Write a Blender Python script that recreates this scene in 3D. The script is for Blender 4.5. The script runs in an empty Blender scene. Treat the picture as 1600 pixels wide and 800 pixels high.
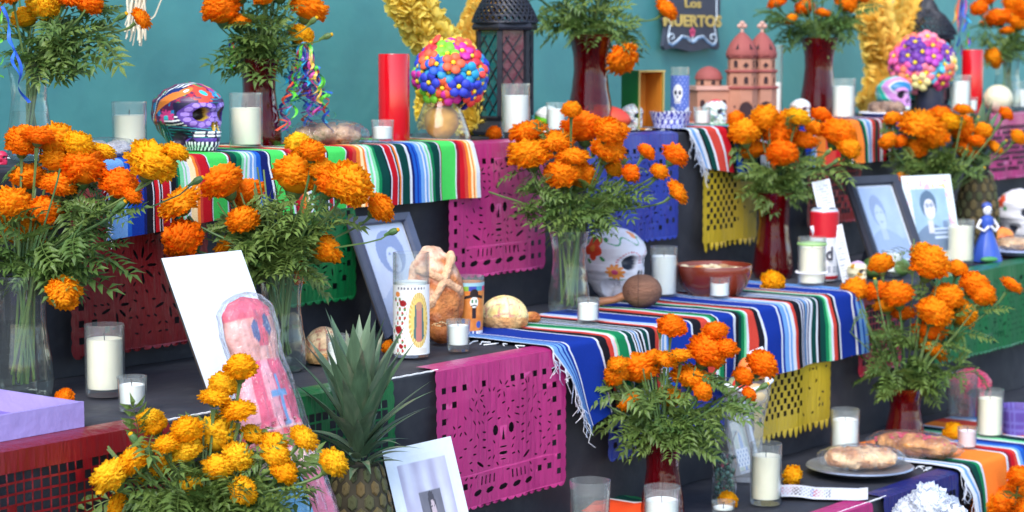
import bpy, bmesh, math, random
from mathutils import Vector, Matrix, Euler, noise
random.seed(11)
SC = bpy.context.scene
COL = SC.collection
rad, PI, sin, cos = math.radians, math.pi, math.sin, math.cos
rnd, uni = random.random, random.uniform

# ---------------------------------------------------------------- camera, sky, sun, exposure
CZ, FPX, PITCH = 1.60, 3300.0, math.atan(320 / 3300)
cam = bpy.data.cameras.new("camera")
cam.sensor_width, cam.lens = 36.0, 36.0 * FPX / 1600
cam.clip_start, cam.clip_end = 0.05, 500
cam.dof.use_dof, cam.dof.focus_distance, cam.dof.aperture_fstop = True, 3.45, 6.4
camo = bpy.data.objects.new("camera", cam)
COL.objects.link(camo)
camo.location, camo.rotation_euler = (0, 0, CZ), (PI / 2 - PITCH, 0, 0)
SC.camera = camo

SUN_EL, SUN_AZ = rad(46), rad(196)            # azimuth clockwise from +Y
w = bpy.data.worlds.new("World"); SC.world = w; w.use_nodes = True
nt = w.node_tree; bg = nt.nodes["Background"]
sky = nt.nodes.new("ShaderNodeTexSky"); sky.sky_type = 'NISHITA'; sky.sun_disc = False
sky.sun_elevation, sky.sun_rotation = SUN_EL, SUN_AZ
nt.links.new(sky.outputs[0], bg.inputs[0]); bg.inputs[1].default_value = 0.15
sl = bpy.data.lights.new("sun", 'SUN'); sl.energy, sl.angle, sl.color = 1.5, rad(35), (1, .96, .9)
so = bpy.data.objects.new("sun", sl); COL.objects.link(so)
sd = Vector((sin(SUN_AZ) * cos(SUN_EL), cos(SUN_AZ) * cos(SUN_EL), sin(SUN_EL)))
so.rotation_euler = (-sd).to_track_quat('-Z', 'Y').to_euler()
so.location = sd * 20
SC.view_settings.view_transform, SC.view_settings.look = 'Standard', 'None'
SC.view_settings.exposure, SC.view_settings.gamma = 1.3, 1.0
SC.cycles.transparent_max_bounces = 24
SC.cycles.max_bounces = 8
SC.cycles.use_denoising = True

# ---------------------------------------------------------------- place: rays onto the steps
TH = math.atan2(FPX, 2580 * cos(PITCH))        # the altar runs away to the far side at this bearing
UD = Vector((cos(TH), sin(TH), 0)); ND = Vector((-sin(TH), cos(TH), 0))
FW = Vector((0, cos(PITCH), -sin(PITCH))); UPV = Vector((0, sin(PITCH), cos(PITCH)))
C0 = Vector((0, 0, CZ))
Z = [0.34, CZ - .91, CZ - .562, CZ - .195]
def ray(px, py): return Vector((px - 800, 0, 0)) + FW * FPX + UPV * (400 - py)
def P(px, py, z):                              # on the horizontal plane z
    d = ray(px, py); return C0 + d * ((z - CZ) / d.z)
def D(px, py, dep):                            # at a given depth in front of the lens
    return C0 + ray(px, py) * (dep / FPX)
def uv(p): return (p.dot(UD), p.dot(ND))
def A(u, v, z): return UD * u + ND * v + Vector((0, 0, z))
def dep(p): return (p - C0).dot(FW)
def sc(p): return FPX / dep(p)                 # pixels per metre
V1 = uv(P(1400, 769, Z[1]))[1]; V2 = uv(P(850, 547.5, Z[2]))[1]; V3 = uv(P(725, 225.5, Z[3]))[1]
VE = [V1 - .36, V1, V2, V3]; VB = V3 + .46
def at(px, v, z):                              # column px, at depth v behind the lens along the altar's normal
    k = (px - 800) / FPX; b = A(0, v, z) - C0
    t = (k * b.dot(FW) - b.x) / (UD.x - k * UD.dot(FW))
    return A(t, v, z)
def proj(p):
    q = p - C0; d = q.dot(FW); return (800 + FPX * q.x / d, 400 - FPX * q.dot(UPV) / d)

# ---------------------------------------------------------------- objects
def tag(o, label=None, cat=None, group=None, kind=None):
    if label: o['label'] = label
    if cat: o['category'] = cat
    if group: o['group'] = group
    if kind: o['kind'] = kind
    return o
def thing(name, label, cat, loc, rz=0.0, group=None, rx=0.0, ry=0.0):
    o = bpy.data.objects.new(name, None); COL.objects.link(o); o.empty_display_size = .02
    o.location = loc; o.rotation_euler = (rx, ry, rz)
    return tag(o, label, cat, group)
def link(name, mesh, parent=None, loc=(0, 0, 0), rot=(0, 0, 0), s=1.0, mat=None):
    o = bpy.data.objects.new(name, mesh); COL.objects.link(o); o.parent = parent
    o.location, o.rotation_euler = loc, rot
    o.scale = (s, s, s) if isinstance(s, (int, float)) else s
    if mat:
        o.material_slots[0].link = 'OBJECT'; o.material_slots[0].material = mat
    return o

class MB:
    def __init__(s): s.v, s.f, s.m, s.c = [], [], [], []
    def add(s, v, f, m=0, c=None):
        b = len(s.v); s.v += [tuple(x) for x in v]; s.f += [tuple(i + b for i in q) for q in f]
        s.m += [m] * len(f); s.c += list(c) if isinstance(c, list) else [c or (1, 1, 1)] * len(v)
        return s
    def box(s, x0, x1, y0, y1, z0, z1, m=0, c=None):
        v = [(x, y, z) for z in (z0, z1) for y in (y0, y1) for x in (x0, x1)]
        return s.add(v, [(0, 2, 3, 1), (4, 5, 7, 6), (0, 1, 5, 4), (2, 6, 7, 3), (0, 4, 6, 2), (1, 3, 7, 5)], m, c)
    def lathe(s, prof, n=24, m=0, fn=None, c=None, cx=0, cy=0, cap0=False, cap1=False):
        v = []
        for r, z in prof:
            for k in range(n):
                a = 2 * PI * k / n; q = r * (fn(a, z) if fn else 1)
                v.append((cx + q * cos(a), cy + q * sin(a), z))
        f = [(i * n + k, i * n + (k + 1) % n, (i + 1) * n + (k + 1) % n, (i + 1) * n + k) for i in range(len(prof) - 1) for k in range(n)]
        if cap0: f.append(tuple(reversed(range(n))))
        if cap1: f.append(tuple(range((len(prof) - 1) * n, len(prof) * n)))
        return s.add(v, f, m, [c(*p) for p in v] if callable(c) else c)
    def tube(s, pts, r, n=6, m=0, c=None):
        pts = [Vector(p) for p in pts]; v = []; N = len(pts); up = None
        for i, p in enumerate(pts):
            t = (pts[min(i + 1, N - 1)] - pts[max(i - 1, 0)])
            t = t.normalized() if t.length > 1e-9 else Vector((0, 0, 1))
            if up is None: up = t.orthogonal().normalized()
            up = (up - t * up.dot(t)); up = up.normalized() if up.length > 1e-6 else t.orthogonal().normalized()
            w = t.cross(up); q = r[i] if isinstance(r, (list, tuple)) else r
            v += [p + (up * cos(2 * PI * k / n) + w * sin(2 * PI * k / n)) * q for k in range(n)]
        f = [(i * n + k, i * n + (k + 1) % n, (i + 1) * n + (k + 1) % n, (i + 1) * n + k) for i in range(N - 1) for k in range(n)]
        f += [tuple(reversed(range(n))), tuple(range((N - 1) * n, N * n))]
        return s.add(v, f, m, c)
    def ball(s, cx, cy, cz, rx, ry, rz, n=12, m=0, c=None, fn=None, k=None):
        k = k or n // 2 + 1; v = []
        for i in range(k + 1):
            a = PI * i / k
            for j in range(n):
                b = 2 * PI * j / n; d = Vector((sin(a) * cos(b), sin(a) * sin(b), cos(a)))
                q = fn(d) if fn else 1
                v.append((cx + d.x * rx * q, cy + d.y * ry * q, cz + d.z * rz * q))
        f = [(i * n + j, (i + 1) * n + j, (i + 1) * n + (j + 1) % n, i * n + (j + 1) % n) for i in range(k) for j in range(n)]
        return s.add(v, f, m, [c(*p) for p in v] if callable(c) else c)
    def prism(s, pts, y0, y1, m=0, c=None):       # outline in x,z, thickness along y
        n = len(pts); v = [(x, y0, z) for x, z in pts] + [(x, y1, z) for x, z in pts]
        f = [tuple(range(n)), tuple(reversed(range(n, 2 * n)))] + [(i, i + n, (i + 1) % n + n, (i + 1) % n) for i in range(n)]
        return s.add(v, f, m, c)
    def grid(s, fn, nu, nv, m=0, cf=None):
        v = [fn(i / nu, j / nv) for j in range(nv + 1) for i in range(nu + 1)]
        f = [(j * (nu + 1) + i, j * (nu + 1) + i + 1, (j + 1) * (nu + 1) + i + 1, (j + 1) * (nu + 1) + i) for j in range(nv) for i in range(nu)]
        return s.add(v, f, m, [cf(i / nu, j / nv) for j in range(nv + 1) for i in range(nu + 1)] if cf else None)
    def xf(s, M, start=0):
        for i in range(start, len(s.v)): s.v[i] = tuple(M @ Vector(s.v[i]))
        return s
    def mesh(s, name, mats, smooth=True, ang=None):
        me = bpy.data.meshes.new(name); me.from_pydata(s.v, [], s.f)
        for q in (mats if isinstance(mats, (list, tuple)) else [mats]): me.materials.append(q)
        me.polygons.foreach_set("material_index", s.m)
        a = me.color_attributes.new("Col", 'FLOAT_COLOR', 'POINT')
        a.data.foreach_set("color", [x for q in s.c for x in (q[0], q[1], q[2], 1.0)])
        me.polygons.foreach_set("use_smooth", [smooth] * len(s.f)); me.update()
        if smooth and ang: me.set_sharp_from_angle(angle=rad(ang))
        return me
    def build(s, name, mats, parent=None, smooth=True, ang=40, loc=(0, 0, 0), rot=(0, 0, 0), sc=1.0):
        return link(name, s.mesh(name, mats, smooth, ang), parent, loc, rot, sc)

# ---------------------------------------------------------------- materials
def srgb(r, g, b):
    f = lambda x: (x / 255 / 12.92) if x <= 10 else ((x / 255 + .055) / 1.055) ** 2.4
    return (f(r), f(g), f(b))
MATS = {}
def mat(name, col=(.5, .5, .5), rough=.5, var=.12, scale=40.0, bump=0.0, bscale=None, spec=.5, attr=False, trans=0.0, coat=0.0, metal=0.0,
        rand=None, sss=0.0, sheen=0.0, emit=None, stretch=None, stain=None):
    if name in MATS: return MATS[name]
    m = bpy.data.materials.new(name); m.use_nodes = True; t = m.node_tree; n = t.nodes; L = t.links.new
    b = n["Principled BSDF"]; b.inputs["Roughness"].default_value = rough; b.inputs["Metallic"].default_value = metal
    b.inputs["Specular IOR Level"].default_value = spec; b.inputs["Coat Weight"].default_value = coat
    if sheen: b.inputs["Sheen Weight"].default_value = sheen
    tc = n.new("ShaderNodeTexCoord"); mp = n.new("ShaderNodeMapping"); L(tc.outputs["Object"], mp.inputs[0])
    if stretch: mp.inputs["Scale"].default_value = stretch
    nz = n.new("ShaderNodeTexNoise"); nz.inputs["Scale"].default_value = scale; nz.inputs["Detail"].default_value = 4; L(mp.outputs[0], nz.inputs[0])
    if attr:
        s = n.new("ShaderNodeAttribute"); s.attribute_name = "Col"; src = s.outputs["Color"]
    else:
        s = n.new("ShaderNodeRGB"); s.outputs[0].default_value = (*col, 1); src = s.outputs[0]
    if rand:
        oi = n.new("ShaderNodeObjectInfo"); mx = n.new("ShaderNodeMix"); mx.data_type = 'RGBA'
        L(oi.outputs["Random"], mx.inputs["Factor"]); L(src, mx.inputs[6]); mx.inputs[7].default_value = (*rand, 1); src = mx.outputs[2]
    if stain:
        n2 = n.new("ShaderNodeTexNoise"); n2.inputs["Scale"].default_value = stain[1]; n2.inputs["Detail"].default_value = 6; L(mp.outputs[0], n2.inputs[0])
        rp = n.new("ShaderNodeMapRange"); rp.inputs["From Min"].default_value = .5; rp.inputs["From Max"].default_value = .75; L(n2.outputs[0], rp.inputs[0])
        mx = n.new("ShaderNodeMix"); mx.data_type = 'RGBA'; L(rp.outputs[0], mx.inputs["Factor"]); L(src, mx.inputs[6]); mx.inputs[7].default_value = (*stain[0], 1); src = mx.outputs[2]
    if var:
        mr = n.new("ShaderNodeMapRange"); mr.inputs["From Min"].default_value = .3; mr.inputs["From Max"].default_value = .7
        mr.inputs["To Min"].default_value = 1 - var; mr.inputs["To Max"].default_value = 1 + var; L(nz.outputs[0], mr.inputs[0])
        vm = n.new("ShaderNodeVectorMath"); vm.operation = 'SCALE'; L(src, vm.inputs[0]); L(mr.outputs[0], vm.inputs["Scale"]); src = vm.outputs[0]
    L(src, b.inputs["Base Color"])
    if sss:
        b.inputs["Subsurface Weight"].default_value = sss; b.inputs["Subsurface Radius"].default_value = (1, .8, .6); b.inputs["Subsurface Scale"].default_value = .01
    if bump:
        bp = n.new("ShaderNodeBump"); bp.inputs["Strength"].default_value = min(1, bump); bp.inputs["Distance"].default_value = .004 * max(1, bump)
        nb = n.new("ShaderNodeTexNoise"); nb.inputs["Scale"].default_value = bscale or scale * 2; nb.inputs["Detail"].default_value = 5; L(mp.outputs[0], nb.inputs[0])
        L(nb.outputs[0], bp.inputs["Height"]); L(bp.outputs[0], b.inputs["Normal"])
    if trans:                                     # thin leaf or sheet that lets light through
        tr = n.new("ShaderNodeBsdfTranslucent"); L(src, tr.inputs[0]); ms = n.new("ShaderNodeMixShader"); ms.inputs[0].default_value = trans
        L(b.outputs[0], ms.inputs[1]); L(tr.outputs[0], ms.inputs[2]); L(ms.outputs[0], n["Material Output"].inputs[0])
    MATS[name] = m; return m
def glass(name, tint=(.97, .985, .98), rough=.02, refl=.16, body=None, amount=0.0, bump=0.0):
    if name in MATS: return MATS[name]
    m = bpy.data.materials.new(name); m.use_nodes = True; t = m.node_tree; n = t.nodes; L = t.links.new
    n.remove(n["Principled BSDF"])
    tr = n.new("ShaderNodeBsdfTransparent"); tr.inputs[0].default_value = (*tint, 1)
    gl = n.new("ShaderNodeBsdfGlossy"); gl.inputs["Roughness"].default_value = rough
    lw = n.new("ShaderNodeLayerWeight"); lw.inputs[0].default_value = .28
    mr = n.new("ShaderNodeMapRange"); mr.inputs["To Min"].default_value = refl * .15; mr.inputs["To Max"].default_value = min(1, refl * 5); L(lw.outputs["Facing"], mr.inputs[0])
    mr.interpolation_type = 'SMOOTHSTEP'
    ms = n.new("ShaderNodeMixShader"); L(mr.outputs[0], ms.inputs[0]); L(tr.outputs[0], ms.inputs[1]); L(gl.outputs[0], ms.inputs[2]); out = ms.outputs[0]
    if body:
        df = n.new("ShaderNodeBsdfDiffuse"); df.inputs[0].default_value = (*body, 1); m2 = n.new("ShaderNodeMixShader"); m2.inputs[0].default_value = amount
        L(out, m2.inputs[1]); L(df.outputs[0], m2.inputs[2]); out = m2.outputs[0]
    if bump:
        nz = n.new("ShaderNodeTexNoise"); nz.inputs["Scale"].default_value = 45; nz.inputs["Detail"].default_value = 3
        bp = n.new("ShaderNodeBump"); bp.inputs["Strength"].default_value = 1; bp.inputs["Distance"].default_value = bump
        tc = n.new("ShaderNodeTexCoord"); L(tc.outputs["Object"], nz.inputs[0])
        L(nz.outputs[0], bp.inputs["Height"]); L(bp.outputs[0], gl.inputs["Normal"]); L(bp.outputs[0], lw.inputs["Normal"])
    L(out, n["Material Output"].inputs[0]); MATS[name] = m; return m

M_BLACK = mat("black tablecloth", srgb(48, 50, 58), .6, .3, 3, 2.2, 7, spec=.35, stain=(srgb(60, 61, 67), 22))
M_WALL = mat("teal painted wall", srgb(80, 151, 149), .5, .10, 1.3, .5, 18, stain=(srgb(70, 134, 138), 3.5))
M_GROUND = mat("asphalt", (.06, .06, .062), .9, .3, 30, .5)
M_PAINT = mat("painted surface", rough=.38, var=.05, scale=60, attr=True)
M_PRINT = mat("printed paper", rough=.35, var=.03, scale=90, attr=True)
M_WOOL = mat("woven wool", rough=.95, var=.16, scale=900, bump=.5, bscale=700, attr=True, spec=.1)
M_GLASS = glass("clear glass", body=(.82, .88, .9), amount=.045)
M_WATER = glass("water", (.93, .96, .95), .01, .10)
M_WAX = mat("white candle wax", srgb(246, 246, 240), .5, .03, 30, sss=.15)
M_CREAMWAX = mat("cream candle wax", srgb(246, 238, 214), .5, .03, 30, sss=.15)
M_WICK = mat("wick", (.05, .05, .05), .9)
M_WHITE = mat("white card", srgb(232, 238, 246), .6, .02, 20)
M_FRAME = mat("dark frame", srgb(50, 56, 74), .4, .1, 20)
M_STEM = mat("flower stem", srgb(66, 100, 52), .6, .2, 30, rand=srgb(92, 112, 56))
M_LEAF = mat("marigold leaf", srgb(74, 106, 48), .5, .35, 25, trans=.32, rand=srgb(112, 134, 64))
M_ORANGE = mat("orange petals", srgb(255, 132, 6), .7, .14, 60, trans=.42, rand=srgb(255, 172, 20), spec=.2)
M_AMBER = mat("amber petals", srgb(255, 186, 14), .7, .14, 60, trans=.42, rand=srgb(255, 208, 40), spec=.2)
M_STRING = mat("white string", (.75, .75, .75), .8)
# ---------------------------------------------------------------- ground, wall, steps
U0, U1 = at(-420, V1, Z[1])[0:2], None
def U(px, v, z): return uv(at(px, v, z))[0]
g = MB().add([(-60, -60, 0), (60, -60, 0), (60, 60, 0), (-60, 60, 0)], [(0, 1, 2, 3)]).build("ground", M_GROUND)
tag(g, kind="structure")
ua, ub = U(-500, V1, 1), U(1760, V3, Z[3])
wl = thing("wall", "teal painted wall standing behind the whole altar", "wall", A(0, VB + .12, 0), TH)
MB().grid(lambda a, b: (ua - 2.6 + (ub - ua + 5) * a, .003 * noise.noise(Vector((a * 14, b * 3, 0))), 3.1 * b), 60, 8).build("wall_panel", M_WALL, wl)
MB().box(ua - 2.6, ub + 2.4, .03, .1, 0, 3.1).build("wall_backing", M_WALL, wl, smooth=False)

def step(i, name, label, vback, zlow):
    o = thing(name, label, "altar step", A(0, VE[i], 0), TH)
    z, d = Z[i], vback - VE[i]; b = MB(); r = .007; c0 = ua - .35; c1 = ub + (.8 if i == 3 else .7)
    prof = [(d, z - .02), (d, z)] + [(r - r * sin(a), z - r + r * cos(a)) for a in [k * PI / 2 / 4 for k in range(5)]] + [(.002, z - .05), (.012, (z + zlow) / 2), (.02, zlow)]
    nu = 150
    def fn(s, t):
        k = t * (len(prof) - 1); j = min(int(k), len(prof) - 2); q = k - j
        y = prof[j][0] * (1 - q) + prof[j + 1][0] * q; zz = prof[j][1] * (1 - q) + prof[j + 1][1] * q
        x = c0 + (c1 - c0) * s
        if zz < z - .03: y += .006 * sin(x * 14 + zz * 9) * min(1, (z - zz) / .2) + .004 * sin(x * 37 + 2)
        if y > .05 and zz >= z - .001: zz += .0015 * noise.noise(Vector((x * 6, y * 8, i)))
        return (x, y, zz)
    b.grid(fn, nu, len(prof) - 1)
    b.build("cloth_cover", M_BLACK, o)
    MB().box(c0 + .01, c1 - .01, .05, d - .01, zlow, z - .012).build("support", M_BLACK, o, smooth=False)
    return o
step(3, "altar_step", "top step of the altar under black cloth along the teal wall", VB, Z[2] + .001)
step(2, "altar_step", "middle step of the altar under black cloth with the white skull on it", V3 + .12, Z[1] + .001)
step(1, "altar_step", "lower step of the altar under black cloth carrying the pineapple", V2 + .12, Z[0] + .001)
step(0, "altar_step", "lowest step of the altar carrying the white flowers", V1 + .12, .001)
# ---------------------------------------------------------------- serapes
PAL = dict(B=srgb(20, 50, 142), W=srgb(208, 212, 220), K=srgb(24, 24, 32), C=srgb(196, 66, 54), P=srgb(232, 196, 192), L=srgb(108, 154, 208),
           G=srgb(20, 122, 76), g=srgb(120, 205, 150), D=srgb(8, 62, 56), N=srgb(20, 30, 92), R=srgb(186, 22, 36), O=srgb(238, 128, 48),
           Y=srgb(246, 216, 164), E=srgb(74, 206, 92), M=srgb(128, 26, 46), A=srgb(30, 88, 180))
def stripes(txt, fx, v, z):                       # "120B 124W": photo columns where each stripe ends -> (u, colour)
    return [(U(fx(float(q[:-1])), v, z), PAL[q[-1]]) for q in txt.split()]
def serape(label, i, start, st, back, drop, shear=0.0, top_shift=None, group="striped serape cloths on the steps", fringe=None):
    ve, z = VE[i], Z[i]
    b = MB(); o = thing("serape_cloth", label, "serape", A(start, ve, z), TH, group)
    n1, n2, n3 = 6, 4, 10; r = .012; prev = 0.0; rows = []
    for k in range(n1 + 1): rows.append((back * (1 - k / n1), 0))           # (distance behind the edge, distance down)
    total = lambda x: drop(x)
    xs = []
    for uend, c in st:
        x1 = uend - start
        if x1 <= prev: continue
        m = max(1, int((x1 - prev) / .02)); xs.append((prev, x1, m, c)); prev = x1
    W = prev
    def pt(x, k):
        wav = .006 * sin(x * 23 + i) + .005 * sin(x * 41 + 1.3 * i)
        if k <= n1:
            y = back * (1 - k / n1); d = 0
            wr = .004 * max(0, noise.noise(Vector((x * 11, y * 9, i * 3)))) + .003
            return (x + (top_shift(x, y) if top_shift else 0), y, wr + .006)
        if k <= n1 + n2:
            a = (k - n1) / n2 * PI / 2
            return (x, -.018 * sin(a), .009 - r * (1 - cos(a)))
        t = (k - n1 - n2) / n3; d = total(x) * t
        xx = x + shear * d * math.exp(-x / .13)
        return (xx + .004 * sin(d * 30 + x * 9), -.018 - (wav + .008) * min(1, d / .05) - .006 * t * (1 + sin(x * 17)), .009 - r - d)
    nr = n1 + n2 + n3
    for x0, x1, m, c in xs:
        b.grid(lambda s, t: pt(x0 + (x1 - x0) * s, round(t * nr)), m, nr, 0, lambda s, t: c)
    b.build("woven_cloth", M_WOOL, o)
    if fringe:
        fb = MB()
        for k in range(fringe):
            t = uni(0, 1); q = n1 + n2 + n3 * t; p0 = Vector(pt(0, int(q)))
            L = uni(.02, .06); pts = [p0]
            for s in range(1, 5): pts.append(p0 + Vector((uni(-.006, .004) * s * .5 + .001 * s, uni(-.004, .001) * s, -L * s / 4)))
            fb.tube(pts, .0007, 3, 0, random.choice([(.8, .83, .9), (.5, .6, .8), (.75, .78, .85)]))
        for k in range(fringe // 3):
            y = uni(0, back); p0 = Vector((top_shift(0, y) if top_shift else 0, y, .004)); L = uni(.02, .05)
            fb.tube([p0, p0 + Vector((-L * .5, uni(-.01, .01), .002)), p0 + Vector((-L, uni(-.02, .01), 0))], .0011, 3, 0, (.85, .87, .9))
        f = fb.build("fringe", M_WOOL, o); f['kind'] = 'stuff'
    return o
z2 = lambda x: 840 + x * .325
serape("blue striped serape draped over the middle step beneath the white skull", 2, U(852, V2, Z[2]),
       stripes("25W 35L 44W 50L 64L 70B 76L 84L 92B 100L 112B 120W 250B 260W 296K 318C 330W 336P 344g 386G 396W 418D 424W 430K 434W 440L 444K 450W 462K 470W 490D 498W 530K 550C 560P 566W 574L 584W 590L 600A 702B 710W 750K 784C 796W 802g 822G 830K 836W 906B 918W 934K 946D 958G 966g 974W 1004C 1024K 1034W 1112B 1120W 1130B 1150L 1156W 1166L 1182W 1196C 1224K 1230W 1238N 1244W 1250K 1258L 1262K 1270W 1276N 1288W 1306D 1312W 1320K 1336D 1346G 1354g 1362W 1376C 1388K 1396W 1474B 1482W 1494B 1506L 1514A 1530L", z2, V2, Z[2]),
       .30, lambda x: .165 - .05 * min(1, x / .25) + .02 * min(1, max(0, x - .4) / .3), shear=.62, top_shift=lambda x, y: 0, fringe=30)
z3 = lambda x: 160 + x * .375
serape("long bright green striped serape hanging over the top step below the purple skull", 3, U(150, V3, Z[3]),
       stripes("60L 75A 120B 130N 155K 159W 165K 178R 182C 186W 194K 198W 232R 238W 262K 270D 280G 296g 303W 309g 322W 345Y 356O 366C 376R 400R 405M 409W 490E 497W 505M 530D 540G 552G 562g 570W 577g 586W 596L 602W 612L 630A 660N 667W 672K 730E 738W 748M 760R 775C 790O 800Y 812W 822g 840G 866D 874K 880W 900R 906W 912K 985E 989W 1000M 1015R 1030C 1045O 1056Y 1064O 1072W 1080g 1086W 1096g 1106G 1135D 1141K 1146W 1172R 1176W 1182K 1190O 1196W 1230D 1240W 1250N 1260A 1266B 1275A 1290L 1296W 1305L 1312W 1320g 1326W 1340G 1370D 1375W 1379M 1440E 1444W 1455M 1470R 1480C 1490O 1497Y 1502O 1508Y 1522W", z3, V3, Z[3]),
       .24, lambda x: .108 + .02 * max(0, 1 - x / .25), fringe=8)
serape("orange and red striped serape hanging over the top step under the clay church", 3, U(1068, V3, Z[3]),
       stripes("1072W 1077L 1083W 1086K 1093D 1096W 1110C 1114W 1126R 1132K 1140A 1147B 1152W 1160g 1172G 1180K 1190W 1205O 1220C 1232M 1240K 1250B 1260L 1266W 1280O 1290C 1300R 1312K 1316W 1334O 1338D 1341G 1344W 1350L 1353W 1358C 1362D 1365M 1368W 1371R 1374K 1376W 1379R 1382M 1385W 1389N 1397B", lambda x: x, V3, Z[3]),
       .30, lambda x: .085 + .02 * min(1, x / .2), shear=.6, fringe=26)
serape("orange and green striped serape draped over the lower step beneath the tall water tumbler", 1, U(1490, V1, Z[1]),
       stripes("1496W 1500L 1504W 1507K 1515D 1520G 1523W 1540O 1560O 1563W 1567M 1572R 1576C 1579W 1583L 1589A 1594B 1598N 1602W 1608g 1615D 1620K 1624W 1640O 1655C 1660W 1668L 1680B", lambda x: x, V1, Z[1]),
       .30, lambda x: .16, shear=.35, fringe=34)
# ---------------------------------------------------------------- papel picado
def circle(cx, cy, r, n=10, ry=None, a=0.0):
    ry = ry or r; return [(cx + r * cos(2 * PI * k / n) * cos(a) - ry * sin(2 * PI * k / n) * sin(a), cy + r * cos(2 * PI * k / n) * sin(a) + ry * sin(2 * PI * k / n) * cos(a)) for k in range(n)]
def rect(cx, cy, w, h, a=0.0):
    return [(cx + x * cos(a) - y * sin(a), cy + x * sin(a) + y * cos(a)) for x, y in ((-w, -h), (w, -h), (w, h), (-w, h))]
def papel(color, label, i, px0, px1, h, style="face", vout=.012, flap=True, torn=0.0, zoff=0.0, lean=0.0):
    v = VE[i] - vout; z = Z[i] + zoff; u0, u1 = U(px0, v, z), U(px1, v, z); w = u1 - u0; rg = random.Random(int(px0 * 7 + i))
    out = []; nb = max(6, int(w / .022)); ns = max(6, int(h / .022)); sr = w / nb / 2
    if style == "points":                        # scalloped ribbons cut along the lower edge
        for k in range(nb):
            cx = w * (k + .5) / nb; q = .012 + .012 * rg.random()
            out += [(cx - sr * .85, -h), (cx - sr * .5, -h - q * .7), (cx, -h - q), (cx + sr * .5, -h - q * .7), (cx + sr * .85, -h)]
    else:
        for k in range(nb):
            for j in range(5): a = PI + PI * (j + .5) / 5; out.append((w * (k + .5) / nb + sr * cos(a), -h + sr * .75 * sin(a)))
    for k in range(ns):
        for j in range(4): a = -PI / 2 + PI * (j + .5) / 4; out.append((w + .4 * sr * cos(a), -h + h * (k + .5) / ns + h / ns / 2 * sin(a)))
    out += [(w, 0), (0, 0)]
    for k in range(ns):
        for j in range(4): a = PI / 2 + PI * (j + .5) / 4; out.append((.4 * sr * cos(a), -h * (k + .5) / ns + h / ns / 2 * sin(a)))
    holes = []; occ = []
    def put(poly, pad=.0022):
        xs = [q[0] for q in poly]; ys = [q[1] for q in poly]; bb = (min(xs) - pad, max(xs) + pad, min(ys) - pad, max(ys) + pad)
        if bb[0] < .004 or bb[1] > w - .004 or bb[3] > -.018 or bb[2] < -h + .006: return
        for q in occ:
            if bb[0] < q[1] and bb[1] > q[0] and bb[2] < q[3] and bb[3] > q[2]: return
        occ.append(bb); holes.append(poly)
    cx, cy = w * .5, -h * .56; ca = .0135 if style != "grid" else .0155
    m = .012
    def inside(x, y): return ((x - cx) / (w * .40)) ** 2 + ((y - cy) / (h * .38)) ** 2
    if style in ("face", "flower"):
        rr = min(w, h)
        if style == "face":
            for s in (-1, 1):
                put(circle(cx + s * rr * .085, cy + h * .06, rr * .030, 8, rr * .04)); put(circle(cx + s * rr * .15, cy + h * .15, rr * .035, 7, rr * .006, s * -.3))
                for k in range(4): put(circle(cx + s * rr * .22, cy + h * (.12 - .055 * k), rr * .024, 6, rr * .008, s * .2))
                put(circle(cx + s * rr * .27, cy - h * .16, rr * .05, 8, rr * .012, s * .5))
                for k in range(6): put(circle(cx + s * rr * (.30 + .02 * k), cy + h * (.05 + .05 * k), rr * .028, 6, rr * .006, s * (1.1 - .1 * k)))
                for k in range(5): put(circle(cx + s * rr * (.24 + .03 * k), cy + h * (.14 + .045 * k), rr * .022, 6, rr * .005, s * .8))
                for k in range(4): put(rect(cx + s * rr * (.10 + .05 * k), cy - h * .28, .0018, .008, s * .1))
            put([(cx - .004, cy - h * .02), (cx + .004, cy - h * .02), (cx, cy + h * .08)])
            put(circle(cx, cy - h * .07, rr * .04, 8, rr * .007)); put(circle(cx, cy - h * .115, rr * .045, 8, rr * .014)); put(circle(cx, cy - h * .16, rr * .03, 8, rr * .006))
            for k in range(5): put(circle(cx + rr * (-.3 + .15 * k), cy - h * .36, rr * .05, 6, rr * .022, .2))
            for k in range(3): put(circle(cx + rr * (-.2 + .2 * k), cy - h * .41, rr * .022, 6, rr * .006))
        fl = [(cx - w * .2, cy + h * .33), (cx, cy + h * .36), (cx + w * .2, cy + h * .33)] if style == "face" else [(cx, cy), (cx - w * .2, cy + h * .2), (cx + w * .2, cy + h * .2), (cx - w * .2, cy - h * .2), (cx + w * .2, cy - h * .2)]
        for fx, fy in fl:
            q = rr * (.05 if style == "face" else .075)
            for k in range(9):
                a = 2 * PI * k / 9; put(circle(fx + q * cos(a), fy + q * sin(a), q * .5, 6, q * .13, a), .0006)
    nx = int((w - 2 * m) / ca); ny = int((h - .03 - m) / (ca * 1.05)); sx = (w - 2 * m) / max(nx, 1); sy = (h - .034 - m) / max(ny, 1)
    for a in range(nx):
        for b in range(ny):
            x = m + sx * (a + .5); y = -.03 - sy * (b + .5)
            if style == "grid":
                if rg.random() < (.95 if b < ny * .72 else .6): put(rect(x, y, sx * .41, sy * .39), .0012)
            elif style in ("points", "check"):
                if (a + b) % 2 == 0 and a < nx * .62 and b < ny - 1: put(rect(x, y, sx * .42, sy * .42), .0008)
                elif a >= nx * .62 and rg.random() < .16: put(circle(x, y, sx * .4, 6, sy * .2, rg.uniform(0, 3)))
            elif inside(x, y) > 1.15 and y < -.03: put(rect(x, y, sx * .42, sy * .40))
            elif rg.random() < .62: put(circle(x + rg.uniform(-.003, .003), y, sx * .36, 6, sy * .13, rg.uniform(-1, 1)))
    cu = bpy.data.curves.new("papel", 'CURVE'); cu.dimensions = '2D'; cu.fill_mode = 'BOTH'
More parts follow.
